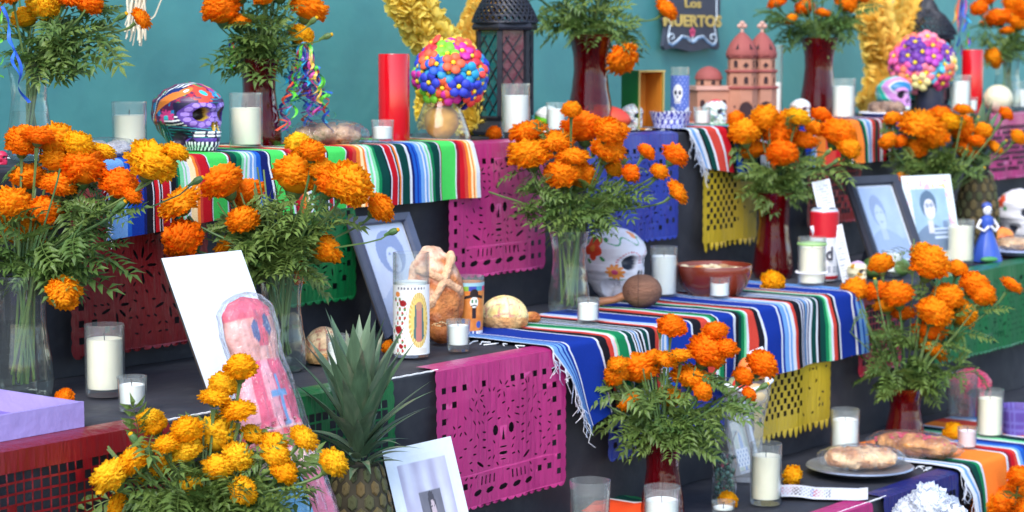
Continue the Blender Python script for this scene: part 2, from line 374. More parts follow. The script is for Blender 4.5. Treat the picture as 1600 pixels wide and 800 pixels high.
    for poly in [out] + holes:
        sp = cu.splines.new('POLY'); sp.points.add(len(poly) - 1); sp.use_cyclic_u = True
        for k, (x, y) in enumerate(poly): sp.points[k].co = (x, y, 0, 1)
    to = bpy.data.objects.new("papel", cu); me = bpy.data.meshes.new_from_object(to); bpy.data.objects.remove(to); bpy.data.curves.remove(cu)
    bm = bmesh.new(); bm.from_mesh(me)
    nb2 = max(14, int(w / .011))
    for k in range(1, nb2):
        bmesh.ops.bisect_plane(bm, geom=bm.verts[:] + bm.edges[:] + bm.faces[:], plane_co=(w * k / nb2, 0, 0), plane_no=(1, 0, 0))
    for k in range(1, 5):
        bmesh.ops.bisect_plane(bm, geom=bm.verts[:] + bm.edges[:] + bm.faces[:], plane_co=(0, -h * k / 5, 0), plane_no=(0, 1, 0))
    ph = rg.uniform(0, 6)
    for q in bm.verts:
        x, y = q.co.x, q.co.y; k = min(1, -y / .06)
        dy = k * (.0018 * sin(x * 47 + ph) + 0 * sin(x * 101 + 2 * ph)) - .003 * k - lean * -y
        q.co = (x, dy, y)
    if flap:
        vs = []
        for r_ in ((0, 0), (.004, .004), (.035, .0045)):
            vs.append([bm.verts.new((w * k / 14, r_[0] + vout * (r_[0] > 0), r_[1])) for k in range(15)])
        for a in range(2):
            for k in range(14): bm.faces.new((vs[a][k], vs[a][k + 1], vs[a + 1][k + 1], vs[a + 1][k]))
    for f in bm.faces: f.smooth = True
    bm.to_mesh(me); bm.free(); me.name = "papel_picado"
    me.materials.append(mat("plastic film " + "%d %d %d" % color, srgb(*color), .3, .08, 12, .9, 26, spec=.5, trans=.12, stretch=(3, 3, .45), coat=.2))
    o = link("papel_picado", me, None, A(u0, v, z), (0, 0, TH))
    return tag(o, label, "paper banner", "cut-out papel picado banners")
MAG, RED, GRN, BLU, YEL, NVY = (186, 50, 122), (124, 16, 26), (14, 106, 56), (32, 56, 156), (192, 164, 40), (30, 38, 112)
papel(MAG, "magenta papel picado with cut-out face hanging from the middle step beside the pineapple", 2, 682, 880, .255, "face")
papel(MAG, "magenta papel picado below the top step, beside the end of the green serape", 3, 700, 850, .275, "face")
papel(RED, "dark red papel picado on the middle step under the lilac tray", 2, -60, 262, .24, "grid")
papel(RED, "dark red papel picado under the green serape, behind the tall jar candle", 3, 108, 318, .325, "flower")
papel(GRN, "dark green papel picado under the green serape, behind the portrait in the dark frame", 3, 420, 552, .285, "flower")
papel(GRN, "green papel picado hanging behind the pineapple with long leaves", 2, 462, 612, .25, "grid")
papel(BLU, "blue papel picado hanging behind the big white skull", 3, 918, 1058, .245, "flower")
papel(BLU, "blue papel picado under the blue serape, behind the marigolds in a red vase", 2, 952, 1130, .235, "flower")
papel(YEL, "mustard yellow papel picado with checkered holes between the black cloths under the clay church", 3, 1100, 1182, .275, "points", zoff=0, flap=False)
papel(YEL, "mustard yellow papel picado with pointed tongues under the blue serape", 2, 1180, 1296, .275, "points", zoff=0, flap=False)
papel(RED, "dark red papel picado behind the beer can and the dark picture frame", 3, 1262, 1345, .26, "grid")
papel((196, 34, 66), "crimson papel picado with grid holes behind the lower red glass vase", 2, 1342, 1408, .19, "grid")
papel(GRN, "bright green papel picado on the middle step under the blue dressed figurine", 2, 1462, 1640, .21, "face")
papel(MAG, "magenta papel picado with grid holes on the top step above the pineapple and floral skull", 3, 1548, 1660, .19, "grid")
papel(NVY, "navy blue papel picado on the lower step behind the white flowers", 1, 1382, 1496, .15, "grid")
papel(MAG, "small magenta papel picado peeking out below the lower step's edge", 1, 1240, 1362, .15, "grid")
def edge_string(i, pa, pb, label):
    v = VE[i] - .004; p, q = at(pa, v, Z[i] + .001), at(pb, v, Z[i] + .001); n = 16; o = p.copy()
    pts = [p.lerp(q, k / n) - o + Vector((0, 0, .0004 * sin(k * 2.1))) for k in range(n + 1)]
    tag(MB().tube(pts, .0016, 5).build("string", M_STRING, None, loc=o), label, "string")
edge_string(2, 255, 330, "white string along the step edge next to the amber marigolds")
edge_string(2, 596, 684, "white string along the middle step edge between pineapple and magenta banner")
edge_string(1, 1300, 1384, "white string along the lower step edge by the navy banner")
# ---------------------------------------------------------------- candles
def candle(px, py, i, wpx, hpx, fill, label, v=None, wax=None, group=None, taper=0.0, name="jar_candle", col=None, pos=None):
    p = pos or (at(px, v, Z[i]) if v is not None else P(px, py, Z[i])); s = sc(p); r = wpx / s / 2; h = hpx / s
    p = p + Vector((0, 0, .005 if i in (2, 3) else .0045))
    o = thing(name, label, "candle", p, uni(0, 6), group); t = .0028 if taper == 0 else .0022; r0 = r * (1 - taper)
    rr = lambda z: r0 + (r - r0) * z / h
    pr = [(.0005, 0), (r0 * .93, 0), (r0, .004), (rr(h * .3), h * .3), (rr(h * .93), h * .93), (r * 1.015, h * .96), (r, h), (r - t, h), (rr(h * .93) - t, h * .93), (rr(.012) - t, .012), (.0005, .009)]
    MB().lathe(pr, 28).build("glass_jar", M_GLASS if not col else col, o)
    zt = h * fill; q = [(rr(.013) - t - .0006, .0125), (rr(zt) - t - .0006, zt - .001), (rr(zt) - t - .003, zt), (r * .62, zt - .0012), (r * .3, zt - .0045), (.001, zt - .005)]
    MB().lathe(q, 28, cap0=True, fn=lambda a, z: 1).build("wax", wax or M_WAX, o)
    MB().tube([(0, 0, zt - .006), (.0006, 0, zt + .004), (.002, 0, zt + .009)], .0009, 5).build("wick", M_WICK, o)
    return o
GV = "small white votive candles in clear glass cups"; GJ = "white candles in clear glass jars"
candle(165, 622, 2, 62, 112, .80, "tall white jar candle on black cloth beside the lilac tray", group=GJ, wax=M_CREAMWAX)
candle(207, 646, 2, 47, 54, .76, "votive candle just in front of the tall jar candle near the lilac tray", group=GV, taper=.1, name="votive_candle")
candle(203, 0, 3, 54, 87, .76, "cream jar candle on the top step before the purple painted skull", v=V3 + .07, group=GJ, wax=M_CREAMWAX)
candle(385, 0, 3, 52, 90, .74, "cream jar candle on the top step between painted skull and red vase", v=V3 + .09, group=GJ, wax=M_CREAMWAX)
candle(598, 0, 3, 36, 39, .72, "votive candle in front of the tall red candle", v=V3 + .05, group=GV, taper=.1, name="votive_candle")
candle(806, 0, 3, 45, 84, .78, "white jar candle in front of the black lantern", v=V3 + .06, group=GJ)
candle(869, 0, 3, 33, 50, .8, "votive candle beside the small green skull on the top step", v=V3 + .09, group=GV, taper=.1, name="votive_candle")
candle(1097, 0, 3, 27, 33, .8, "votive candle between the blue bowl and the white sugar skull", v=V3 + .05, group=GV, taper=.08, name="votive_candle")
candle(1318, 0, 3, 36, 66, .82, "white jar candle on the top step between red vase and bread plate", v=V3 + .04, group=GJ)
candle(1500, 0, 3, 32, 62, .84, "white jar candle in front of the far small red candle", v=V3 + .04, group=GJ)
candle(1519, 0, 3, 17, 27, .8, "tiny votive cup at the foot of the far red candle", v=V3 + .02, group=GV, taper=.1, name="votive_candle")
candle(1592, 0, 3, 26, 46, .7, "white jar candle behind the round melon on the top step", v=V3 + .10, group=GJ)
candle(525, 605, 2, 36, 66, .8, "votive candle half hidden behind the pineapple leaves", group=GV, taper=.1, name="votive_candle", pos=P(528, 592, Z[2]))
candle(716, 552, 2, 38, 49, .82, "votive candle in front of the orange skeleton glass", group=GV, taper=.1, name="votive_candle")
candle(919, 512, 2, 36, 43, .8, "votive candle on the blue serape in front of the clear flower vase", group=GV, taper=.06, name="votive_candle")
candle(1037, 470, 2, 43, 82, .82, "white jar candle beside the white skull and clay bowl", group=GJ)
candle(1124, 473, 2, 33, 38, .72, "votive candle in front of the brown clay bowl", group=GV, taper=.06, name="votive_candle")
bc = candle(1268, 452, 2, 44, 79, .8, "cream jar candle wrapped with beads and green band beside the beer can", group=GJ, wax=M_CREAMWAX)
candle(1500, 416, 2, 42, 70, .85, "cream jar candle in front of the floral framed portrait", group=GJ, wax=M_CREAMWAX)
candle(1394, 434, 2, 34, 40, .85, "votive candle near the limes below the dark frame", group=GV, taper=.1, name="votive_candle")
candle(1196, 790, 1, 49, 96, .80, "cream jar candle beside the strip of paper on the lower step", group=GJ, wax=M_CREAMWAX)
candle(1320, 715, 1, 45, 74, .78, "white jar candle behind the wrapped bread plate", group=GJ)
candle(1546, 688, 1, 42, 78, .82, "cream jar candle in front of the purple woven bowl", group=GJ, wax=M_CREAMWAX)
candle(1511, 708, 1, 31, 38, .86, "pink tinted votive candle on the orange serape", group=GV, taper=.1, name="votive_candle", wax=mat("pale pink wax", srgb(232, 214, 222), .5, .03))
candle(1034, 838, 1, 57, 76, .72, "white jar candle in front of the lower middle red vase", group=GJ)
candle(1130, 808, 1, 37, 22, .6, "low votive cup under the small loose marigold", group=GV, taper=.06, name="votive_candle")
s = sc(P(1268, 452, Z[2])); r = 22 / s
MB().lathe([(r + .0008, .128), (r + .002, .1295), (r + .002, .133), (r + .0008, .1345)], 24).build("green_band", mat("green band", srgb(150, 190, 120), .5), bc, loc=(0, 0, -.028))
bb = MB()
for k in range(34): bb.ball((r + .003) * cos(2 * PI * k / 34), (r + .003) * sin(2 * PI * k / 34), .036, .0029, .0029, .0029, 6)
bb.build("bead_string", mat("pearl beads", srgb(225, 225, 230), .25), bc)
def red_candle(px, v, wpx, hpx, label):
    p = at(px, v, Z[3]) + Vector((0, 0, .004)); s = sc(p); r = wpx / s / 2; h = hpx / s
    o = thing("red_candle", label, "candle", p, 0, "tall red candles")
    MB().lathe([(.001, 0), (r * .96, 0), (r, .006), (r, h * .985), (r * .97, h), (r * .93, h), (r * .92, h * .97)], 32).build("red_jar", mat("red candle glass", srgb(200, 10, 26), .16, .05, 8, spec=.5, coat=.3), o)
    MB().lathe([(r * .9, h * .95), (r * .9, h * .972), (.001, h * .97)], 32, cap0=True).build("wax", mat("red wax", srgb(190, 30, 36), .5), o)
    MB().tube([(0, 0, h * .97), (.001, 0, h * .99)], .001, 5).build("wick", M_WICK, o)
red_candle(616, V3 + .09, 49, 139, "tall red glass candle on the top step beside the green serape's end")
red_candle(1518, V3 + .11, 33, 98, "smaller tall red candle on the top step beside the far ribbons")
# ---------------------------------------------------------------- vases
VP = {"clear": [(.80, 0), (.93, .02), (1.0, .14), (.97, .28), (.86, .46), (.78, .62), (.79, .78), (.87, .90), (.97, 1.0)],
      "red": [(.86, 0), (.96, .02), (.99, .10), (.93, .28), (.80, .48), (.73, .64), (.75, .78), (.86, .91), (1.0, 1.0)],
      "jug": [(.9, 0), (1, .02), (1, .1), (.72, .6), (.6, .85), (.66, 1.0)]}
M_REDGLASS = glass("red glass", (.50, .010, .03), .05, .24, srgb(120, 4, 18), .22, .0015)
M_RIBGLASS = glass("ribbed clear glass", (.93, .965, .955), .04, .24, (.78, .86, .86), .02, .001)
def vase(p, rm, h, kind, label, water=.55, lobes=14, amp=.03):
    o = thing("glass_vase", label, "vase", p, uni(0, 1), "red glass flower vases" if kind == "red" else "clear glass flower vases")
    pts = VP[kind]; pr = []
    n = 22
    def R_(t):
        for k in range(len(pts) - 1):
            if pts[k][1] <= t <= pts[k + 1][1]:
                q = (t - pts[k][1]) / (pts[k + 1][1] - pts[k][1]); q = q * q * (3 - 2 * q) * .5 + q * .5
                return pts[k][0] * (1 - q) + pts[k + 1][0] * q
        return pts[-1][0]
    pr = [(.001, 0)] + [(R_(k / n) * rm, h * k / n) for k in range(n + 1)] + [(R_(1) * rm - .003, h), (R_(.98) * rm - .003, h * .98)]
    fl = lambda a, z: 1 + amp * abs(cos(lobes * a / 2))
    MB().lathe(pr, 48, fn=fl).build("vase_body", M_REDGLASS if kind == "red" else M_RIBGLASS, o, ang=60)
    if kind == "red":                             # thick foot
        MB().lathe([(.001, .002), (rm * .8, .002), (rm * .84, .012), (.001, .016)], 32).build("foot", M_REDGLASS, o)
    else:
        q = [(.001, .012)] + [(R_(.03 + k / 10 * (water - .03)) * rm - .0035, h * (.03 + k / 10 * (water - .03))) for k in range(11)] + [(.001, h * water)]
        MB().lathe(q, 40, fn=fl).build("water", M_WATER, o)
    o["mouth"] = h; o["rm"] = rm
    return o
# ---------------------------------------------------------------- marigolds
def marigold_mesh(seed, mt, flat=.78, n=170, ragged=1.0):
    g = random.Random(seed); b = MB()
    for k in range(n):
        f = (k + .5) / n; z = 1 - 1.62 * f; ph = k * 2.39996 + g.uniform(-.25, .25); q = math.sqrt(max(0, 1 - z * z))
        d = Vector((q * cos(ph), q * sin(ph), z)); d = (d + Vector((g.uniform(-.1, .1), g.uniform(-.1, .1), g.uniform(-.08, .08)))).normalized()
        L = (g.uniform(.80, 1.10) + .14 * noise.noise(d * 1.7 + Vector((seed, 0, 0)))) * (1 if f < .7 else 1.0 - .12 * (f - .7)) ; wd = g.uniform(.15, .22)
        s = d.cross(Vector((0, 0, 1)) if abs(d.z) < .95 else Vector((1, 0, 0))).normalized(); u = s.cross(d).normalized()
        tw = g.uniform(-.6, .6); s, u = s * cos(tw) + u * sin(tw), u * cos(tw) - s * sin(tw)
        vs = []; curl = g.uniform(.05, .32)
        for r, ww in ((.35, .25), (.72, .8), (.95, 1.0), (1.0, .9)):
            for j in range(4):
                x = (j - 1.5) / 1.5
                zig = (.05 * (-1) ** j * ragged + g.uniform(-.03, .03)) * (1 if r > .9 else 0)
                o = d * (L * (r + zig)) + s * (x * wd * ww) + u * (curl * (r - .35) ** 2 * 1.2 + .07 * (x * x) * ww - (.12 if r > .97 else 0) * 0) - d * (.10 * x * x * r)
                if r == 1.0: o -= d * .05; o += u * curl * .35
                vs.append((o.x, o.y, o.z * flat))
        b.add(vs, [(i * 4 + j, i * 4 + j + 1, i * 4 + 5 + j, i * 4 + 4 + j) for i in range(3) for j in range(3)])
    b.ball(0, 0, 0, .80, .80, .80 * flat, 12)
    b.lathe([(.10, -1.12 * flat), (.24, -1.0 * flat), (.36, -.70 * flat), (.42, -.42 * flat)], 9, 1, cap0=True)
    return b.mesh("marigold_head", [mt, M_STEM], True)
HEADS = {c: [marigold_mesh(100 + k + 40 * (c == 'a'), m, (.80, .72, .86, .60, .78, .52, .92)[k], (270, 240, 300, 190, 260, 170, 250)[k], (1, 1, 1, 1.8, 1, 2.2, 1.3)[k]) for k in range(7)] for c, m in (('o', M_ORANGE), ('a', M_AMBER))}
def leaf_mesh(seed, pairs=6, droop=.25):
    g = random.Random(seed); b = MB(); mid = []
    cv = lambda t: Vector((.06 * sin(t * 3 + seed), t, -droop * t * t))
    for k in range(6): mid.append(cv(k / 5 * .93))
    b.tube(mid, [.016, .014, .012, .011, .009, .006], 3)
    def leaflet(p, d, L):
        d = d.normalized(); s = d.cross(Vector((0, 0, 1))).normalized() * L * .17; up = Vector((0, 0, 1))
        m = p + d * L * .45 + up * L * .05; t = p + d * L + up * -L * .18
        b.add([p, m - s + up * L * .05, m, m + s + up * L * .05, t], [(0, 2, 1), (0, 3, 2), (1, 2, 4), (2, 3, 4)])
    for k in range(pairs):
        t = .28 + .62 * k / (pairs - 1); p = cv(t)
        for sd in (-1, 1):
            leaflet(p, Vector((sd, g.uniform(.5, .9), g.uniform(-.15, .15))), (.42 - .2 * abs(t - .5)) * g.uniform(.85, 1.15))
    leaflet(cv(.92), Vector((0, 1, -.2)), .34)
    return b
LEAVES_B = [leaf_mesh(k, 5 + k % 3, .15 + .12 * k) for k in range(4)]
LEAVES = [b.mesh("marigold_leaf", M_LEAF, False) for b in LEAVES_B]
def bez(a, b, c, d, n): return [a * (1 - t) ** 3 + b * 3 * t * (1 - t) ** 2 + c * 3 * t * t * (1 - t) + d * t ** 3 for t in [k / n for k in range(n + 1)]]
def orient(d, spin):                              # z axis along d
    return (d.to_track_quat('Z', 'Y').to_matrix().to_4x4() @ Matrix.Rotation(spin, 4, 'Z'))
def bouquet(label, vs, heads, leafbox, nleaf, spread=.05, indiv=70, leaflen=.068, group="marigold bouquets in glass vases", name="marigold_bouquet"):
    base = vs.location.copy(); mh, rm = vs["mouth"], vs["rm"]; o = thing(name, label, "bouquet", base, 0, group)
    g = random.Random(int(base.x * 1000) + 5); M = Vector((0, 0, mh)); dp = dep(base + M); paths = []
    def stem_path(end, n=9, shoot=False):
        a = g.uniform(0, 6.28); q = rm * .62; q2 = rm * .45 * math.sqrt(g.random()); bt = Vector((q2 * cos(a), q2 * sin(a), .02 + mh * g.uniform(0, .1)))
        e = end - M; m = M + Vector((-cos(a) * q * .8 if 0 else q * .8 * max(-1, min(1, e.x / .09)), g.uniform(-.6, .6) * q, 0))
        up = max(.03, e.length * .45)
        p1 = [bt.lerp(m, k / 4) for k in range(4)] if not shoot else [bt.lerp(m, .86 + .035 * k) for k in range(4)]
        dm = (m - bt).normalized()
        return p1 + bez(m, m + dm * up * .6, end - (e.normalized() * .5 + Vector((0, 0, .5 if e.z > 0 else -.1))) * up * .5, end, n)
    discs = []
    for px, py, d, c in heads:
        ps = D(px, py, dp + g.uniform(-spread, spread)); s = sc(ps); r = d / s / 2 * 1.22
        e = ps - base; n = ((e - M).normalized() + Vector((g.uniform(-.35, .35), -.35 + g.uniform(-.3, .3), .45))).normalized()
        if e.z < mh - .005: n = (n + Vector((0, -.3, -.7))).normalized()
        h = link("flower_head", HEADS[c][g.randrange(7)], o); h.matrix_local = Matrix.Translation(e) @ orient(n, g.uniform(0, 6)) @ Matrix.Scale(r, 4)
        discs.append((px, py, d * .5, dep(ps)))
        pth = stem_path(e - n * r * .7); paths.append(pth)
        MB().tube(pth, [.0021] * (len(pth) - 2) + [.0027, .0042], 5).build("stem", M_STEM, o)
    x0, x1, y0, y1 = leafbox; y0 -= .38 * (y1 - y0); st = MB()
    for k in range(max(9, nleaf // 11)):          # leafy side shoots without a flower
        a = g.uniform(0, 6.28); q = math.sqrt(g.random()); px = (x0 + x1) / 2 + (x1 - x0) / 2 * q * cos(a); py = (y0 + y1) / 2 + (y1 - y0) / 2 * q * sin(a)
        e = D(px, py, dp + g.uniform(-spread, spread) * 1.1) - base; p = stem_path(e, 7, True); paths.append(p); st.tube(p, .0019, 4)
    for k in range(g.randrange(2, 5)):            # unopened buds
        hx, hy = heads[g.randrange(len(heads))][:2]; e = D(hx + g.uniform(-32, 32), hy + g.uniform(5, 50), dp + g.uniform(-spread, spread)) - base
        pth = stem_path(e, 7, True); b = MB(); b.ball(0, 0, .006, .0062, .0062, .0105, 8); b.tube([(0, 0, -.012), (0, 0, .002)], [.002, .005], 6); b.ball(0, 0, .0155, .004, .004, .003, 7, 1)
        q = b.build("bud", [M_STEM, M_AMBER], o); q.matrix_local = Matrix.Translation(e) @ orient((pth[-1] - pth[-3]).normalized(), 0); st.tube(pth, .0017, 4)
    so = st.build("leafy_stems", M_STEM, o); so['kind'] = 'stuff'
    fol = MB(); cnt = 0; tries = 0; nleaf = int(nleaf * .66)
    while cnt < nleaf and tries < nleaf * 14:
        tries += 1
        p = paths[g.randrange(len(paths))]; k = g.uniform(4, len(p) - 1.3); i = int(k); pt = p[i].lerp(p[i + 1], k - i)
        X, Y = proj(pt + base)
        if ((X - (x0 + x1) / 2) / ((x1 - x0) / 2)) ** 2 + ((Y - (y0 + y1) / 2) / ((y1 - y0) / 2)) ** 2 > .85: continue
        tg = (p[i + 1] - p[i]).normalized(); sd = Vector((g.uniform(-1, 1), g.uniform(-1.1, .8), g.uniform(-.75, .55))).normalized()
        d = (tg * .35 + sd).normalized(); L = leaflen * g.uniform(.6, 1.2)
        z = (Vector((0, 0, 1)) + Vector((g.uniform(-.5, .5), g.uniform(-1.0, .1), 0))).normalized(); xx = d.cross(z).normalized(); zz = xx.cross(d)
        Mx = Matrix(((xx.x, d.x, zz.x, pt.x), (xx.y, d.y, zz.y, pt.y), (xx.z, d.z, zz.z, pt.z), (0, 0, 0, 1))) @ Matrix.Scale(L, 4)
        if proj(pt + base + d * L)[1] > y1 + 8: continue
        hit = False
        for q in (.5, 1.0):
            w = pt + base + d * L * q; X, Y = proj(w)
            if any((X - a) ** 2 + (Y - b_) ** 2 < (r * .95) ** 2 and dep(w) < z_ + .02 for a, b_, r, z_ in discs): hit = True
        if hit and g.random() < .9: continue
        v = g.randrange(4)
        if cnt < indiv:
            lf = link("leaf", LEAVES[v], o); lf.matrix_local = Mx
        else:
            q = LEAVES_B[v]; fol.add([Mx @ Vector(w) for w in q.v], q.f)
        cnt += 1
    if fol.v:
        fo = fol.build("foliage", M_LEAF, o, smooth=False); fo['kind'] = 'stuff'
    return o
def loose(px, py, d, c, i, label, v=None, n=(0, -.6, .6)):
    p = at(px, v, Z[i]) if v is not None else P(px, py + d * .40, Z[i]); r = d / sc(p) / 2; h = link("loose_marigold", HEADS[c][int(px) % 5], None)
    h.matrix_local = Matrix.Translation(p + Vector((0, 0, r * .78))) @ orient(Vector(n).normalized(), px) @ Matrix.Scale(r, 4)
    return tag(h, label, "marigold", "loose marigold heads lying on the steps")
def vase_at(p, wmouth, ypx, kind, label, **k):    # mouth width in pixels, mouth row
    s = sc(p); x, y = proj(p); h = (y - ypx) / s
    return vase(p, wmouth / s / 2, h, kind, label, **k)
def H(txt):
    r = []
    for q in txt.split():
        c = q[-1]; a = [float(x) for x in q[:-1].split(",")]; r.append((*a, c))
    return r
# top step, along the wall
v = vase_at(at(48, V3 + .13, Z[3]) + Vector((0, 0, .005)), 70, 98, "clear", "clear glass vase on the top step in front of the teal wall", water=.5)
bouquet("marigold bouquet with long single drooping stem and blue ribbons beside white raffia", v, H("40,28,40a 72,8,52a 105,-4,40o 137,4,42o 15,-12,40o 221,29,31o 60,-30,50o 110,-40,50o 165,-20,40o 25,-45,50a"), (0, 178, 15, 118), 150)
v = vase_at(at(406, V3 + .17, Z[3]) + Vector((0, 0, .005)), 68, 92, "red", "dark red glass vase on the top step behind the cream candle and ribbons")
bouquet("marigold bouquet in dark red vase above the hanging curled ribbons", v, H("346,14,54o 376,32,32o 482,14,52o 470,56,36a 412,-6,34o 440,-20,50o 372,-20,50o 400,-40,50o 464,-30,40o"), (338, 468, 5, 112), 170)
v = vase_at(at(922, V3 + .16, Z[3]), 70, 55, "red", "tall red glass vase on the top step between lantern and green box")
bouquet("marigold greenery with one head hanging down over a tall red vase beside the green box", v, H("972,91,48o 1041,15,34o 905,-22,44o 870,-30,40o 945,-34,44o 990,-30,40o 830,-25,36o"), (832, 1012, -20, 78), 190)
v = vase_at(at(1278, V3 + .17, Z[3]), 58, 60, "red", "tall red glass vase on the top step between clay church and white candle")
bouquet("marigold bouquet in tall red vase between the clay church and yellow garland", v, H("1258,12,28o 1285,20,22o 1237,31,18o 1322,5,32o 1215,3,28o 1345,-4,24o 1240,-15,34o 1290,-14,36o 1268,-30,34o"), (1200, 1342, 2, 72), 150)
v = vase_at(at(1572, V3 + .12, Z[3]), 44, 84, "clear", "clear glass vase on the top step behind the pale round melon", water=.5)
bouquet("marigold bouquet on the top step past the red candle, above the pale melon", v, H("1530,13,26o 1560,28,44o 1587,8,36o 1592,36,34o 1553,90,28o 1545,-4,30o 1575,48,24o 1610,20,40o"), (1515, 1630, 40, 90), 90)
# middle step
v = vase_at(P(38, 622, Z[2]), 92, 428, "clear", "large clear glass vase on the middle step behind the lilac tray", water=.62)
bouquet("big marigold bouquet in large clear vase behind the lilac tray, one head hanging low", v, H("36,222,48o 60,213,42o 88,222,56o 88,252,44o 122,228,42a 131,262,58o 161,238,36a 188,290,58o 237,254,72a 275,238,36a 45,278,52o 92,290,52o 18,322,56o 38,362,64o 100,457,48o 70,330,46o 205,306,30o"), (-20, 180, 285, 445), 230)
v = vase_at(P(441, 580, Z[2]), 76, 424, "clear", "clear glass vase on the middle step behind the wrapped pink figure", water=.45)
bouquet("marigold bouquet in front of the dark framed portrait with heads against the green serape", v, H("349,286,58o 281,318,60o 286,375,58o 388,304,48o 380,345,44o 352,386,42o 466,224,36a 487,237,38o 464,275,68o 520,288,52o 544,288,66o 593,325,42o 505,390,50o 463,425,34o 500,265,40o"), (318, 552, 300, 445), 250)
v = vase_at(P(889, 494, Z[2]), 64, 360, "clear", "tall clear glass vase with visible stems beside the white skull", water=.48)
bouquet("airy marigold bouquet in clear vase beside the white skull, heads against the magenta banner", v, H("825,206,52o 828,240,62o 868,221,50o 913,201,60o 952,206,44o 967,200,30o 950,235,50o 880,272,50o 908,275,42o 1010,238,27o 1054,243,37o 1058,300,36o 985,272,27o 958,265,26o 733,272,40o 893,172,28o 1030,269,26o 895,245,44o"), (770, 1000, 240, 352), 220, leaflen=.062)
v = vase_at(P(1208, 434, Z[2]), 62, 300, "red", "red glass vase on the middle step beside the clay bowl and beer can")
bouquet("marigold bouquet in red vase next to the beer can and dark frame", v, H("1125,218,30o 1163,208,46o 1172,236,52o 1195,185,42o 1215,206,48o 1245,183,36a 1222,241,42o 1255,220,40o 1283,180,28o 1310,210,54o 1326,232,36o 1230,190,34o 1150,186,24o 1270,200,30o"), (1138, 1322, 225, 315), 190)
v = vase_at(at(1462, V2 + .27, Z[2]), 46, 318, "clear", "clear glass vase hidden behind the floral framed portrait", water=.5)
bouquet("marigold bouquet behind the floral framed portrait, next to the far pineapple", v, H("1394,185,25o 1438,194,58o 1457,214,46o 1482,190,42a 1502,202,40o 1505,171,26o 1510,234,36o 1388,221,26o 1407,221,22o 1435,231,36o 1535,205,28o 1555,230,25o 1590,215,24o 1572,178,22o 1470,178,30o 1525,222,30o 1408,284,26o"), (1388, 1525, 195, 285), 170)
# lower step
v = vase_at(P(1413, 694, Z[1]), 62, 604, "red", "red glass vase on the lower step beside the water tumbler and crimson banner")
bouquet("tall marigold bouquet in red vase on the orange serape, in front of the green banner", v, H("1377,413,35o 1453,413,54o 1440,395,30o 1496,420,30o 1522,446,42o 1336,455,38o 1370,455,40o 1335,540,36o 1402,462,42o 1480,466,46o 1460,488,52o 1505,492,40o 1535,462,38o 1452,518,46o 1455,545,48o 1580,446,32o 1410,490,34o 1385,478,34o"), (1328, 1560, 440, 622), 230, leaflen=.064)
v = vase_at(P(1035, 812, Z[1]), 68, 684, "red", "red glass vase on the lower step behind a tumbler and candle, below the blue serape")
bouquet("marigold bouquet in red vase on the lower step in front of the blue serape", v, H("1050,510,40o 1118,517,36o 1105,550,56o 1002,577,54o 1042,562,36o 1080,590,56o 1062,556,34o 962,588,34o 920,608,26o 983,629,30o 1045,622,44o 1097,612,28o 1190,570,44o 1160,589,30o 1170,617,22o 965,570,30o 1135,545,32o 1020,560,30o"), (952, 1135, 600, 702), 210)
v = vase_at(P(322, 1050, Z[1]), 92, 812, "clear", "clear vase low in the frame holding the amber marigolds", water=.5)
bouquet("amber yellow marigold bouquet in front of the wrapped pink figure", v, H("376,575,44a 350,602,42a 335,622,42a 372,642,48a 240,664,38a 260,695,38a 293,673,46a 335,680,58a 395,680,38a 371,715,46a 210,720,58a 174,745,56a 246,735,60a 340,732,44a 430,712,42a 442,736,42a 475,685,42a 520,724,40a 380,768,42a 186,790,46a 428,695,38a 232,652,34a 290,705,46a 300,760,38a"), (140, 490, 690, 850), 430)
v = vase_at(P(1572, 960, Z[0]), 74, 830, "clear", "clear vase at the lowest step with marigolds near the white flowers", water=.5)
bouquet("marigolds beside the white paper flowers at the lowest step", v, H("1560,782,48o 1592,745,32o 1583,800,44o 1535,790,38o 1600,772,40o 1545,815,40o 1610,800,46o 1572,760,30o"), (1500, 1640, 780, 850), 80)
# loose heads
loose(1207, 440, 40, 'a', 2, "amber marigold head lying by the bead wrapped candle")
loose(1237, 742, 36, 'a', 1, "amber marigold head lying by the cream candle and paper strip", n=(.5, -.5, -.1))
loose(1137, 782, 32, 'a', 1, "amber marigold head lying in front of the bottle with green beads")
loose(1490, 676, 36, 'a', 1, "amber marigold head on the orange serape below the tumbler")
loose(101, 622, 34, 'o', 2, "orange marigold head lying behind the lilac tray")
loose(772, 204, 26, 'o', 3, "orange marigold head at the foot of the lantern", v=V3 + .08)
loose(606, 542, 24, 'o', 2, "orange marigold head lying behind the religious jar candle", n=(-.6, -.4, .2))
loose(1560, 88, 22, 'o', 3, "orange marigold head against the far clear vase", v=V3 + .02) if 0 else None
# ---------------------------------------------------------------- helpers for single things
def fc(p): return math.atan2(-p.x, p.y)           # yaw that turns local -Y to the camera
def mixc(a, b, t): t = max(0, min(1, t)); return tuple(x * (1 - t) + y * t for x, y in zip(a, b))
def s3(*c): return srgb(*c)
WH, KK = s3(235, 238, 240), s3(22, 22, 30)
def dist(x, y, a, b): return math.hypot(x - a, y - b)
def rosette(x, y, cx, cy, r, n, petal, core, bg, a0=0.0, rc=.33):
    d = dist(x, y, cx, cy)
    if d < r * rc: return core
    if d < r * (.68 + .32 * abs(cos(n / 2 * (math.atan2(y - cy, x - cx) + a0)))): return petal
    return bg
def interp(tb, z):
    for k in range(len(tb) - 1):
        if tb[k][0] <= z <= tb[k + 1][0]:
            q = (z - tb[k][0]) / (tb[k + 1][0] - tb[k][0]); q = q * q * (3 - 2 * q) * .6 + q * .4
            return tb[k][1] * (1 - q) + tb[k + 1][1] * q
    return tb[-1][1]
